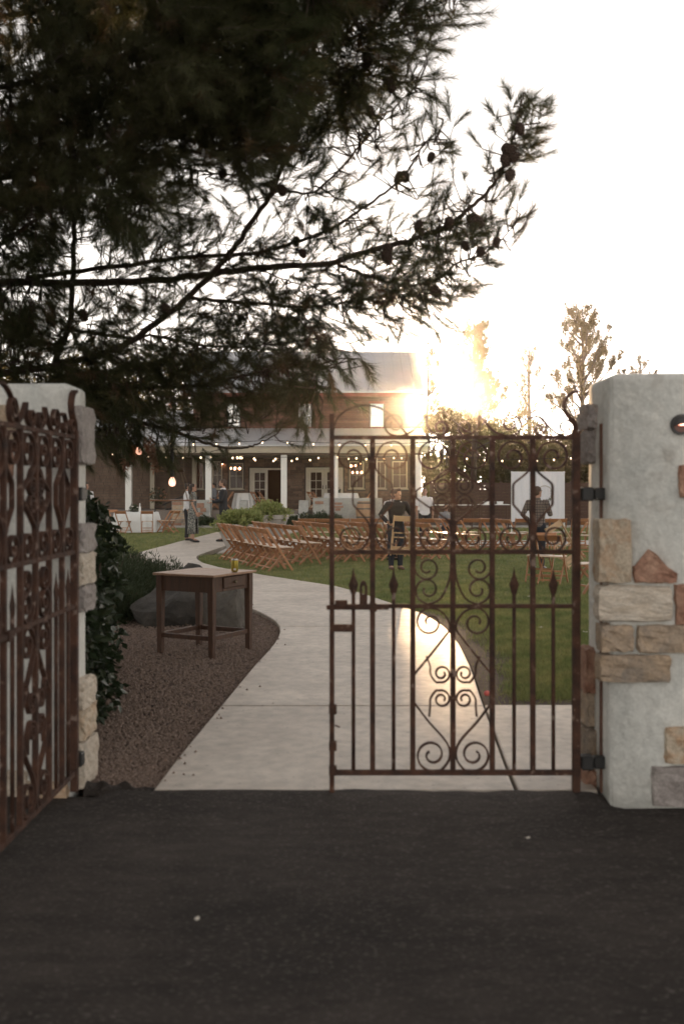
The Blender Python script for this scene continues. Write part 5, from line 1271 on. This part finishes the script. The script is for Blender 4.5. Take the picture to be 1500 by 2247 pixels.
def long_table(x, y, L, z, label):
    o = empty('serving_table', (x, y, 0), 0, label, 'table', 'serving tables by the fence'); m = MB(); m.box(-L/2, L/2, -.35, .35, z - .03, z); m.build('tabletop', 'cloth', o)
    for a in (-1, 1):
        for b in (-1, 1): q = MB(); q.box(a*(L/2-.06)-.025, a*(L/2-.06)+.025, b*.28-.025, b*.28+.025, 0, z - .031); q.build('leg', 'old_wood', o)
    return o
long_table(hx(985, 41), 41, 1.9, .95, 'white topped serving table behind the seated boy'); long_table(hx(1082, 40), 40, 1.2, .98, 'white topped serving table left of the backdrop')
for i, (px, w_) in enumerate(((1066, .2), (1079, .16), (1096, .22))):
    m = MB(); m.box(-w_/2, w_/2, -.12, .12, 0, .09); m.box(-w_/2 - .01, w_/2 + .01, -.13, .13, .0905, .11); o = m.build('serving_box', 'cloth'); o.location = (hx(px, 40), 40, .981); tag(o, ('left', 'middle', 'right')[i] + ' of the white boxes on the serving table beside the backdrop', 'box', 'white boxes on the serving table')

# ------------------------------------------------------------------ lamps and plank hanging from the pine
def pendant(px, py, Y, top_py, label, s=1.0):
    c = at(px, py, Y); o = empty('pendant_bulb', c, 0, label, 'lamp', 'bulbs hanging from the pine'); L = (py - top_py) / FPX * Y
    m = MB(); m.lathe([(.006, -.036*s), (.020*s, -.030*s), (.027*s, -.012*s), (.025*s, .006*s), (.014*s, .028*s), (.012*s, .034*s)], 16); m.build('bulb', 'bulb_amber', o, smooth=True)
    m = MB(); m.lathe([(.014*s, .0345*s), (.016*s, .06*s), (.008*s, .075*s)], 12); m.build('socket', 'wire', o)
    m = MB(); m.tube([(0, 0, .07*s), (0, 0, L)], .014 * s, 6); m.build('cord', 'wire', o); return o
pendant(378, 1057, 8.1, 946, 'glowing amber bulb hanging above the woman in the patterned dress', 1.05)
pendant(305, 989, 8.2, 930, 'glowing amber bulb hanging before the left porch column', .95)
pendant(375, 889, 8.1, 850, 'small amber bulb high among the dark pine branches', .6)
sw = empty('hanging_plank', at(385, 1098, 8.6), 0, 'thin wooden plank hung on ropes from a spreader bar under the pine', 'hanging shelf')
SO = sw.location
m = MB(); a = at(332, 1098, 8.6); b = at(427, 1097, 8.6); m.box(a.x, b.x, 8.5, 8.7, a.z - .006, a.z + .006); m.build('plank', 'chair_wood', sw, bevel=.002, org=SO)
m = MB(); c0 = at(364, 1035, 8.6); c1 = at(404, 1033, 8.6); m.bar(c0, c1, .02, .02); m.build('spreader_bar', 'old_wood', sw, org=SO)
for (x0, y0, x1, dy) in ((371, 1034, 368, -.08), (371, 1034, 371, .08), (396, 1033, 412, -.08), (401, 1033, 424, .08)):
    m = MB(); p = at(x0, y0, 8.6); q = at(x1, 1097.5, 8.6 + dy); m.tube([p, q], .0045, 5); m.build('rope', 'rope', sw, org=SO)
for x0, y1 in ((366, 925), (402, 958)):
    m = MB(); m.tube([at(x0, 1034, 8.6), at(x0 + 6, y1, 8.1)], .004, 5); m.build('rope', 'rope', sw, org=SO)
flowers(at(347, 1088, 8.6) + Vector((0, 0, 0)), .07, 'dry autumn flower bunch on the left end of the hanging plank', 160, 'flower_dry', False)
for i, (px0, py0, px1, py1, lab) in enumerate(((322, 965, 345, 1028, 'dry leafy garland trailing right of the left amber bulb'), (292, 985, 275, 1020, 'dry leafy garland trailing left of the left amber bulb'))):
    p0, p1 = at(px0, py0, 8.2), at(px1, py1, 8.2); o = empty('garland', p0, 0, lab, 'garland', 'garlands hanging from the pine'); m = MB(); m.tube([(0, 0, 0), tuple((p1 - p0) * .5 + Vector((.01, 0, .01))), tuple(p1 - p0)], .004, 5); m.build('stem', 'rope', o)
    q = np.outer(rng.random(170), np.array(p1 - p0)) + rng.normal(0, .016, (170, 3)); tag(tri_mesh('leaves', leaf_tris(q, unit(rng.normal(0, 1, (170, 3)) + np.array([0, 0, -.6])), .05, .018), 'flower_dry', o), kind='stuff')

# ------------------------------------------------------------------ litter on lawn and drive
for i, (px, py, m_, lab) in enumerate(((1068, 1532, 'flower_pink', 'small pink blossom lying on the soil beside the path'), (1185, 1381, 'litter', 'pale dry leaf on the lawn between the gate bars'), (1283, 1391, 'litter', 'pale dry leaf on the lawn beside the hinge stile'), (1160, 1312, 'litter', 'pale scrap on the lawn under the near chairs'), (433, 2024, 'litter', 'pale petal lying on the dark asphalt, left'), (1157, 1845, 'litter', 'tiny pale petal lying on the dark asphalt, right'))):
    p = gr(px, py); o = empty('petal', (p.x, p.y, .012 if py > 1700 else .02), random.uniform(0, 6), lab, 'petal', 'petals and dry leaves on the ground'); s = .016 if py > 1600 else .035
    m = MB(); n = 7; m.v = [(0, 0, .0)] + [(s*math.cos(2*math.pi*k/n)*(1 if k % 2 else .7), s*.6*math.sin(2*math.pi*k/n), s*.35*(k % 2)) for k in range(n)]; m.f = [(0, 1+k, 1+(k+1) % n) for k in range(n)]; m.build('blade', m_, o)
    if m_ == 'flower_pink': m = MB(); m.ell((0, 0, .015), (.025, .025, .02), 8, 5); m.build('bud', m_, o)

# ------------------------------------------------------------------ people
pm = mat('plaid', (0.06, 0.035, 0.03), (0.08, 0.05, 0.04), scale=5, rough=0.85)
n = pm.node_tree.nodes; l = pm.node_tree.links; b_ = n['Principled BSDF']; tc_ = n['Texture Coordinate']
prev = b_.inputs['Base Color'].links[0].from_socket
for axis, sc, c_ in (('X', 14, (.32, .27, .23)), ('Z', 14, (.32, .27, .23)), ('X', 7, (.02, .012, .012)), ('Z', 7, (.02, .012, .012))):
    wv = n.new('ShaderNodeTexWave'); wv.bands_direction = axis; wv.inputs['Scale'].default_value = sc * .8; rp = n.new('ShaderNodeValToRGB'); rp.color_ramp.elements[0].position = .72; rp.color_ramp.elements[1].position = .8
    l.new(tc_.outputs['Object'], wv.inputs['Vector']); l.new(wv.outputs['Fac'], rp.inputs['Fac']); mx = n.new('ShaderNodeMixRGB'); mx.inputs['Color2'].default_value = (*c_, 1); mf = n.new('ShaderNodeMath'); mf.operation = 'MULTIPLY'; mf.inputs[1].default_value = .7
    l.new(rp.outputs['Color'], mf.inputs[0]); l.new(mf.outputs[0], mx.inputs['Fac']); l.new(prev, mx.inputs['Color1']); prev = mx.outputs['Color']
l.new(prev, b_.inputs['Base Color'])

def remesh(o, vox, sm=2):
    m = o.modifiers.new('fuse', 'REMESH'); m.mode = 'VOXEL'; m.voxel_size = vox; m.use_smooth_shade = True
    s = o.modifiers.new('soften', 'SMOOTH'); s.factor = .5; s.iterations = sm
J0 = dict(pel=(0, 0, .95), che=(0, .01, 1.26), nek=(0, .0, 1.48), hed=(0, .02, 1.63),
    shL=(-.185, 0, 1.415), elL=(-.235, -.03, 1.13), wrL=(-.245, .05, .885), shR=(.185, 0, 1.415), elR=(.235, -.03, 1.13), wrR=(.245, .05, .885),
    hiL=(-.09, 0, .92), knL=(-.095, .02, .50), anL=(-.10, -.025, .085), toL=(-.115, .165, .028), hiR=(.09, 0, .92), knR=(.095, .02, .50), anR=(.10, -.025, .085), toR=(.115, .165, .028))
def person(label, loc, rz, height, pose=None, skin='skin', hair='hair_dark', top=None, bottom=None, shoes='shoe', hairstyle='short', sleeve='long', headyaw=0.0, extra=None, group='people in the garden', build=1.0, curl=.5, facing_detail=True):
    J = {k: Vector(v) for k, v in J0.items()}
    for k, v in (pose or {}).items(): J[k] = Vector(v)
    k_ = height / 1.76; o = empty('person', loc, rz, label, 'person', group); o.scale = (k_, k_, k_)
    def torso(m, infl, z_hi=None, lo=True):
        pel, che, nek = J['pel'], J['che'], J['nek']; ax = (nek - pel)
        rows = [(-.09, .155, .11), (.0, .165, .115), (.18, .145, .10), (.40, .155, .105), (.62, .175, .115), (.80, .185, .11), (.90, .150, .085), (.97, .075, .07)]
        sd = (J['shR'] - J['shL']).normalized(); vs = []; nn_ = 18
        for t, rx, ry in rows:
            p = pel.lerp(che, min(1, t / .58)) if t < .58 else che.lerp(nek, (t - .58) / .42)
            if t < 0: p = pel + (pel - che).normalized() * .05
            fw = Vector((0, 0, 1)).cross(sd).normalized()
            for q in range(nn_):
                a = 2 * math.pi * q / nn_; vs.append(p + sd * math.cos(a) * (rx * build + infl) + fw * math.sin(a) * (ry * build + infl))
        fs = [(i*nn_+q, i*nn_+(q+1) % nn_, (i+1)*nn_+(q+1) % nn_, (i+1)*nn_+q) for i in range(len(rows)-1) for q in range(nn_)] + [tuple(range(nn_-1, -1, -1)), tuple((len(rows)-1)*nn_+q for q in range(nn_))]
        m.add(vs, fs)
    def arm(m, s, infl, end=1.0):
        sh, el, wr = J['sh'+s], J['el'+s], J['wr'+s]; che = J['che']; inn = sh.lerp(Vector((0, sh.y, sh.z)), .35)
        if end <= .5: m.tube([inn, sh, sh.lerp(el, .5), sh.lerp(el, .5 + end * .6)], [.055+infl, .062*build+infl, .054*build+infl, .052*build+infl], 12)
        else: m.tube([inn, sh, sh.lerp(el, .5), el, el.lerp(wr, .4), wr.lerp(el, .04) if end >= 1 else el.lerp(wr, end)], [.055+infl, .062*build+infl, .050*build+infl, .042*build+infl, .040*build+infl, .030+infl], 12)
    def leg(m, s, infl, end=1.0):
        hi, kn, an = J['hi'+s], J['kn'+s], J['an'+s]
        m.tube([hi + (J['pel'] - hi) * .2 + Vector((0, 0, .04)), hi, hi.lerp(kn, .45), kn, kn.lerp(an, .35), kn.lerp(an, .75), an], [.085*build+infl, .088*build+infl, .078*build+infl, .058*build+infl, .058*build+infl, .046+infl, .040+infl*1.3], 12)
    def hand(m, s):
        el, wr = J['el'+s], J['wr'+s]; d = (wr - el).normalized(); sg = -1 if s == 'L' else 1
        side = Vector((0, 1, 0)) if abs(d.y) < .8 else Vector((-sg, 0, 0)); side = (side - d * side.dot(d)).normalized(); pn = d.cross(side) * sg   # palm normal towards the body
        if pn.x * sg > 0 and abs(d.y) < .8: pn = -pn
        pc = wr + d * .05; rm = Matrix((side, pn, d)).transposed(); m.ell(pc, (.042, .017, .052), 10, 8, rm)
        for i, ln in enumerate((.070, .080, .074, .058)):
            b0 = wr + d * .090 + side * (.030 - .020 * i); c1 = curl * .9; p1 = b0 + (d * math.cos(c1 * .5) + pn * math.sin(c1 * .5)) * ln * .5; p2 = p1 + (d * math.cos(c1 * 1.6) + pn * math.sin(c1 * 1.6)) * ln * .5
            m.tube([b0 - d * .02, b0, p1, p2], [.0095, .0095, .0088, .0068], 8)
        t0 = wr + d * .035 + side * .035; t1 = t0 + (side * .8 + d * .7 + pn * .4).normalized() * .035; t2 = t1 + (d * .9 + pn * .6).normalized() * .028; m.tube([t0 - side * .012, t0, t1, t2], [.012, .012, .0105, .008], 8)
    hc = J['hed']; RH = Matrix.Rotation(headyaw, 3, 'Z')
    def HP(x, y, z): return hc + RH @ Vector((x, y, z))
    body = MB(); torso(body, 0)
    for s in 'LR': arm(body, s, 0); leg(body, s, 0); hand(body, s); body.tube([J['an'+s] + Vector((0, -.03, -.03)), J['an'+s] + (J['to'+s] - J['an'+s]) * .5, J['to'+s]], [.036, .036, .026], 10)
    body.tube([J['nek'] - Vector((0, 0, .05)), J['nek'] + Vector((0, 0, .02)), hc - Vector((0, .01, .06))], [.066, .055, .052], 12)
    body.ell(hc + Vector((0, 0, .02)), (.074, .094, .098), 16, 12, RH); body.ell(HP(0, .028, -.052), (.054, .062, .062), 14, 10, RH); body.ell(HP(0, .098, -.012), (.012, .018, .022), 8, 6, RH); body.ell(HP(0, .080, -.095), (.022, .016, .015), 8, 6, RH)
    for sx in (-1, 1): body.ell(HP(sx * .076, -.005, -.005), (.011, .019, .030), 8, 6, RH)
    bo = body.build('body', skin, o, smooth=True); remesh(bo, .0085, 1)
    for sx in (-1, 1):
        e = MB(); e.ell(HP(sx * .031, .084, .012), (.013, .007, .008), 8, 5, RH); e.build('eye', 'eye', o); e = MB(); e.ell(HP(sx * .032, .088, .036), (.020, .006, .005), 8, 5, RH); e.build('eyebrow', hair, o)
    e = MB(); e.ell(HP(0, .088, -.058), (.024, .007, .008), 8, 5, RH); e.build('mouth', 'lips', o)
    h = MB()
    if hairstyle in ('short', 'beard', 'quiff'):
        h.ell(HP(0, -.014, .042), (.083, .100, .090), 16, 10, RH); h.ell(HP(0, -.045, -.005), (.076, .066, .075), 14, 8, RH)
        if hairstyle == 'quiff': h.ell(HP(0, .05, .105), (.06, .05, .035), 12, 8, RH)
        # keep the forehead clear
        h.v = [tuple(Vector(v) if (RH.transposed() @ (Vector(v) - hc)).y < .058 or (RH.transposed() @ (Vector(v) - hc)).z > .082 else HP(*((RH.transposed() @ (Vector(v) - hc)) * .80))) for v in h.v]
    elif hairstyle == 'long':
        h.ell(HP(0, -.02, .035), (.085, .098, .09), 16, 10, RH); h.tube([HP(0, -.05, .03), HP(0, -.085, -.06), HP(0, -.09, -.16), HP(0, -.08, -.24)], [.075, .078, .065, .03], 12)
        h.v = [tuple(Vector(v) if (RH.transposed() @ (Vector(v) - hc)).y < .05 or (RH.transposed() @ (Vector(v) - hc)).z > .085 else HP(*((RH.transposed() @ (Vector(v) - hc)) * .80))) for v in h.v]
    elif hairstyle == 'bun':
        h.ell(HP(0, -.014, .04), (.082, .098, .088), 16, 10, RH); h.ell(HP(0, -.09, .07), (.04, .04, .04), 10, 8, RH)
        h.v = [tuple(Vector(v) if (RH.transposed() @ (Vector(v) - hc)).y < .055 or (RH.transposed() @ (Vector(v) - hc)).z > .08 else HP(*((RH.transposed() @ (Vector(v) - hc)) * .80))) for v in h.v]
    if h.v: ho_ = h.build('hair', hair, o, smooth=True); remesh(ho_, .010, 2)
    if hairstyle == 'beard':
        q = MB(); q.ell(HP(0, .036, -.085), (.056, .058, .040), 14, 8, RH); q.build('beard', hair, o, smooth=True)
    if top:
        t = MB(); torso(t, .014)
        for s in 'LR': arm(t, s, .012, {'long': 1.0, 'rolled': .75, 'short': .45}[sleeve])
        to = t.build('jacket' if extra == 'suit' else 'shirt', top, o, smooth=True); remesh(to, .012, 2)
        c = MB(); c.tube([J['nek'] + Vector((0, 0, -.03)), J['nek'] + Vector((0, .004, .03))], [.080, .066], 14, cap=False); c.build('collar', 'white_shirt' if extra == 'suit' else top, o, smooth=True)
    if bottom:
        t = MB(); 
        for s in 'LR': leg(t, s, .014)
        t.ell(J['pel'] + Vector((0, 0, -.03)), (.175 * build, .125 * build, .115), 14, 8); to = t.build('trousers', bottom, o, smooth=True); remesh(to, .013, 2)
    if shoes:
        for s in 'LR':
            t = MB(); an, toe = J['an'+s], J['to'+s]; f = (toe - an); f.z = 0; f.normalize()
            t.tube([an + Vector((0, 0, -.012)), an + Vector((0, 0, -.05)) - f * .02, Vector((an.x, an.y, toe.z + .014)) + f * .06, Vector((toe.x, toe.y, toe.z + .004)) - f * .03, Vector((toe.x, toe.y, toe.z)) + f * .03], [(.046, .05), (.044, .052), (.042, .046), (.036, .044), (.02, .028)], 12); t.build('shoe', shoes, o, smooth=True)
    return o
def face(a): return R(a) - math.pi / 2      # direction the person looks at, degrees, 0 = +x, 90 = away from the camera

# woman in the patterned dress, facing right
wp = gr(423, 1192); wo = person('woman in a long grey patterned dress and sunglasses on the path', (wp.x, wp.y, .03), face(0), 1.70, dict(elR=(.225, .02, 1.14), wrR=(.20, .13, .90), elL=(-.225, .02, 1.14), wrL=(-.20, .12, .90), toR=(.115, .19, .028), toL=(-.115, .13, .028), anR=(.10, .02, .11), anL=(-.1, -.05, .11)), hairstyle='long', top='floral', sleeve='short', shoes='shoe', build=.9)
d = MB(); nn_ = 28; rows = [(1.02, .145, .115), (.92, .178, .145), (.70, .185, .15), (.45, .185, .155), (.25, .19, .165)]
for z, rx, ry in rows:
    for q in range(nn_):
        a = 2 * math.pi * q / nn_; d.v.append((rx * math.cos(a) * (1 + .03 * math.sin(5 * a)), ry * math.sin(a) + .01, z))
for i in range(len(rows) - 1):
    for q in range(nn_):
        if i >= 2 and q in (3, 4): continue
        d.f.append((i*nn_+q, i*nn_+(q+1) % nn_, (i+1)*nn_+(q+1) % nn_, (i+1)*nn_+q))
so = d.build('skirt', 'floral', wo, smooth=True); sm_ = so.modifiers.new('thickness', 'SOLIDIFY'); sm_.thickness = .006
g = MB(); hd = Vector(J0['hed']); g.box(hd.x - .065, hd.x + .065, hd.y + .088, hd.y + .102, hd.z - .006, hd.z + .026); g.build('sunglasses', 'eye', wo, bevel=.004)
mp_ = gr(413, 1189); person('man in a white shirt standing just behind the woman in the dress', (mp_.x - .08, mp_.y + .35, .03), face(5), 1.72, None, top='white_shirt', bottom='suit', sleeve='rolled', hairstyle='short')
# man in the dark suit, facing left, one hand out, one holding a cup
sp_ = gr(490, 1190); su = person('bearded man in a dark suit holding a cup and facing the woman', (sp_.x, sp_.y, .03), face(180), 1.83, dict(elL=(-.245, .05, 1.15), wrL=(-.20, .29, 1.10), elR=(.235, .02, 1.13), wrR=(.20, .27, 1.17)), hair='hair_brown', top='suit', bottom='suit', hairstyle='beard', extra='suit', curl=.7)
m = MB(); m.box(-.05, .05, .105, .128, 1.12, 1.42); m.build('shirt_front', 'white_shirt', su, bevel=.008); m = MB(); m.ell((.10, .125, 1.34), (.022, .014, .028), 8, 6); m.build('boutonniere', 'flower_white', su)
kk = 1.83 / 1.76; cpos = Vector((sp_.x, sp_.y, .03)) + Matrix.Rotation(face(180), 3, 'Z') @ Vector((.195 * kk, .39 * kk, 1.16 * kk)); m = MB(); m.lathe([(.028, -.05), (.036, .06), (.038, .062), (.033, .06)], 14); o = m.build('cup', 'litter'); o.location = cpos; tag(o, 'pale cup held by the man in the dark suit', 'cup')
# girl behind the planter
person('small girl with tied hair behind the lime green planter', (hx(597, 33), 33, 0.03), face(-80), 1.15, None, hairstyle='bun', top='white_shirt', bottom='grey_shirt', build=.9)
# boy carrying a folded chair
bp_ = gr(868, 1250); bb = Vector((bp_.x, bp_.y, .0)); bo = person('smiling boy in black jacket carrying a folded chair on the lawn', bb, face(-78), 1.58, dict(che=(0, .05, 1.25), nek=(0, .09, 1.46), hed=(.0, .12, 1.60), shL=(-.185, .07, 1.40), shR=(.185, .07, 1.40), elL=(-.34, .0, 1.17), wrL=(-.235, .20, 1.02), elR=(.34, .0, 1.17), wrR=(.235, .20, 1.02)), hair='hair_brown', top='black_shirt', bottom='jeans_dark', shoes='shoe_brown', hairstyle='quiff', headyaw=R(28), skin='skin', curl=1.2)
fc = FOLD; fc.location = bb + Matrix.Rotation(face(-78), 3, 'Z') @ Vector((-.01, .235, .28)); fc.rotation_euler = (R(10), R(3), face(-78) + math.pi); fc.scale = (.88, .88, .88); tag(fc, 'folded pale wooden chair carried by the boy in the black jacket', 'chair', 'folded chairs being carried')
# someone just behind him
person('boy in a white collar half hidden behind the boy with the chair', (hx(862, 21.6), 21.6, 0), face(-60), 1.55, None, top='white_shirt', bottom='jeans_dark')
# white T-shirt
person('young man in a white T-shirt standing beyond the chair rows', (hx(931, 27.6), 27.6, .03), face(-88), 1.57, dict(elL=(-.26, -.02, 1.13), elR=(.26, -.02, 1.13)), top='white_shirt', bottom='suit', sleeve='short', skin='skin_dark')
# seated boy
zs = -.44
person('boy sitting beyond the far chairs left of the backdrop', (hx(978, 30.6), 30.6, 0), face(-90), 1.50, {**{k: (v[0], v[1], v[2] - .46) for k, v in J0.items() if k[:2] in ('pe', 'ch', 'ne', 'he', 'sh', 'el', 'hi')}, 'wrL': (-.16, .30, .56), 'wrR': (.16, .30, .56), 'knL': (-.12, .42, .50), 'knR': (.12, .42, .50), 'anL': (-.12, .44, .085), 'anR': (.12, .44, .085), 'toL': (-.12, .62, .028), 'toR': (.12, .62, .028)}, top='grey_shirt', bottom='jeans_dark', skin='skin_dark')
chair(hx(978, 30.6), 30.55, math.pi, 'wooden folding chair under the sitting boy beyond the far row')
# plaid shirt
pp = gr(1178, 1250); pb = Vector((pp.x, pp.y, 0)); po = person('boy in a plaid shirt seen from behind, lifting a folded chair', pb, face(62), 1.60, dict(elR=(.25, .10, 1.16), wrR=(.16, .32, 1.20), elL=(-.30, -.06, 1.15), wrL=(-.17, .12, .98)), hair='hair_brown', top='plaid', bottom='jeans_dark', hairstyle='short', headyaw=R(-28), curl=1.1)
f2 = copy_tree(FOLD); f2.location = (hx(1262, 18.7), 18.7, .12); f2.rotation_euler = (R(-18), R(-24), R(35)); f2.scale = (1, 1, 1); tag(f2, 'folded wooden chair tilted beside the boy in the plaid shirt', 'chair', 'folded chairs being carried')
# far left pair
lp = person('man in black vest and white sleeves behind the ivy', (hx(190, 36), 36, 0), face(-60), 1.80, dict(elR=(.30, .03, 1.16), wrR=(.36, .22, 1.08)), top='white_shirt', bottom='suit', hairstyle='short')
m = MB(); m.tube([(0, 0, .93), (0, 0, 1.12), (0, .01, 1.3), (0, .0, 1.42)], [(.134, .184), (.124, .168), (.140, .186), (.10, .12)], 18); m.build('vest', 'suit', lp, smooth=True)
hp = person('person in a white brimmed hat at the left wall edge', (hx(174, 36.8), 36.8, 0), face(-20), 1.78, None, top='black_shirt', bottom='suit')
m = MB(); hz_ = J0['hed'][2] + .06; m.lathe([(.02, hz_ + .115), (.075, hz_ + .11), (.088, hz_ + .02), (.092, hz_), (.17, hz_ + .012), (.175, hz_ + .005), (.09, hz_ - .008)], 20, (0, .01, 0)); m.build('hat', 'white_shirt', hp, smooth=True)
person('person in a grey shirt on the porch behind the white column', (hx(470, 44.2), 44.2, FLOOR), face(200), 1.62, {**{k: (v[0], v[1], v[2] - .46) for k, v in J0.items() if k[:2] in ('pe', 'ch', 'ne', 'he', 'sh', 'el', 'hi')}, 'wrL': (-.16, .30, .56), 'wrR': (.16, .30, .56), 'knL': (-.12, .42, .50), 'knR': (.12, .42, .50), 'anL': (-.12, .44, .085), 'anR': (.12, .44, .085), 'toL': (-.12, .62, .028), 'toR': (.12, .62, .028)}, top='grey_shirt', bottom='jeans_dark', hairstyle='short')
chair(hx(470, 44.2), 44.2, face(200), 'wooden folding chair on the porch under the person in grey', 'wooden folding chairs on the porch', FLOOR)

# ------------------------------------------------------------------ warm evening air
if HAZE:
    m = MB(); m.box(-60, 60, -16, 95, -1.2, 16); hz_o = m.build('haze', None); hz_o['kind'] = 'stuff'; hz_o['label'] = 'thin warm evening haze over the garden'
    hm = bpy.data.materials.new('haze_air'); hm.use_nodes = True; n = hm.node_tree.nodes; n.remove(n['Principled BSDF'])
    pv = n.new('ShaderNodeVolumePrincipled'); pv.inputs['Color'].default_value = (.97, .94, .90, 1); pv.inputs['Density'].default_value = .0004; pv.inputs['Anisotropy'].default_value = .955
    hm.node_tree.links.new(pv.outputs[0], n['Material Output'].inputs['Volume']); hz_o.data.materials.append(hm)
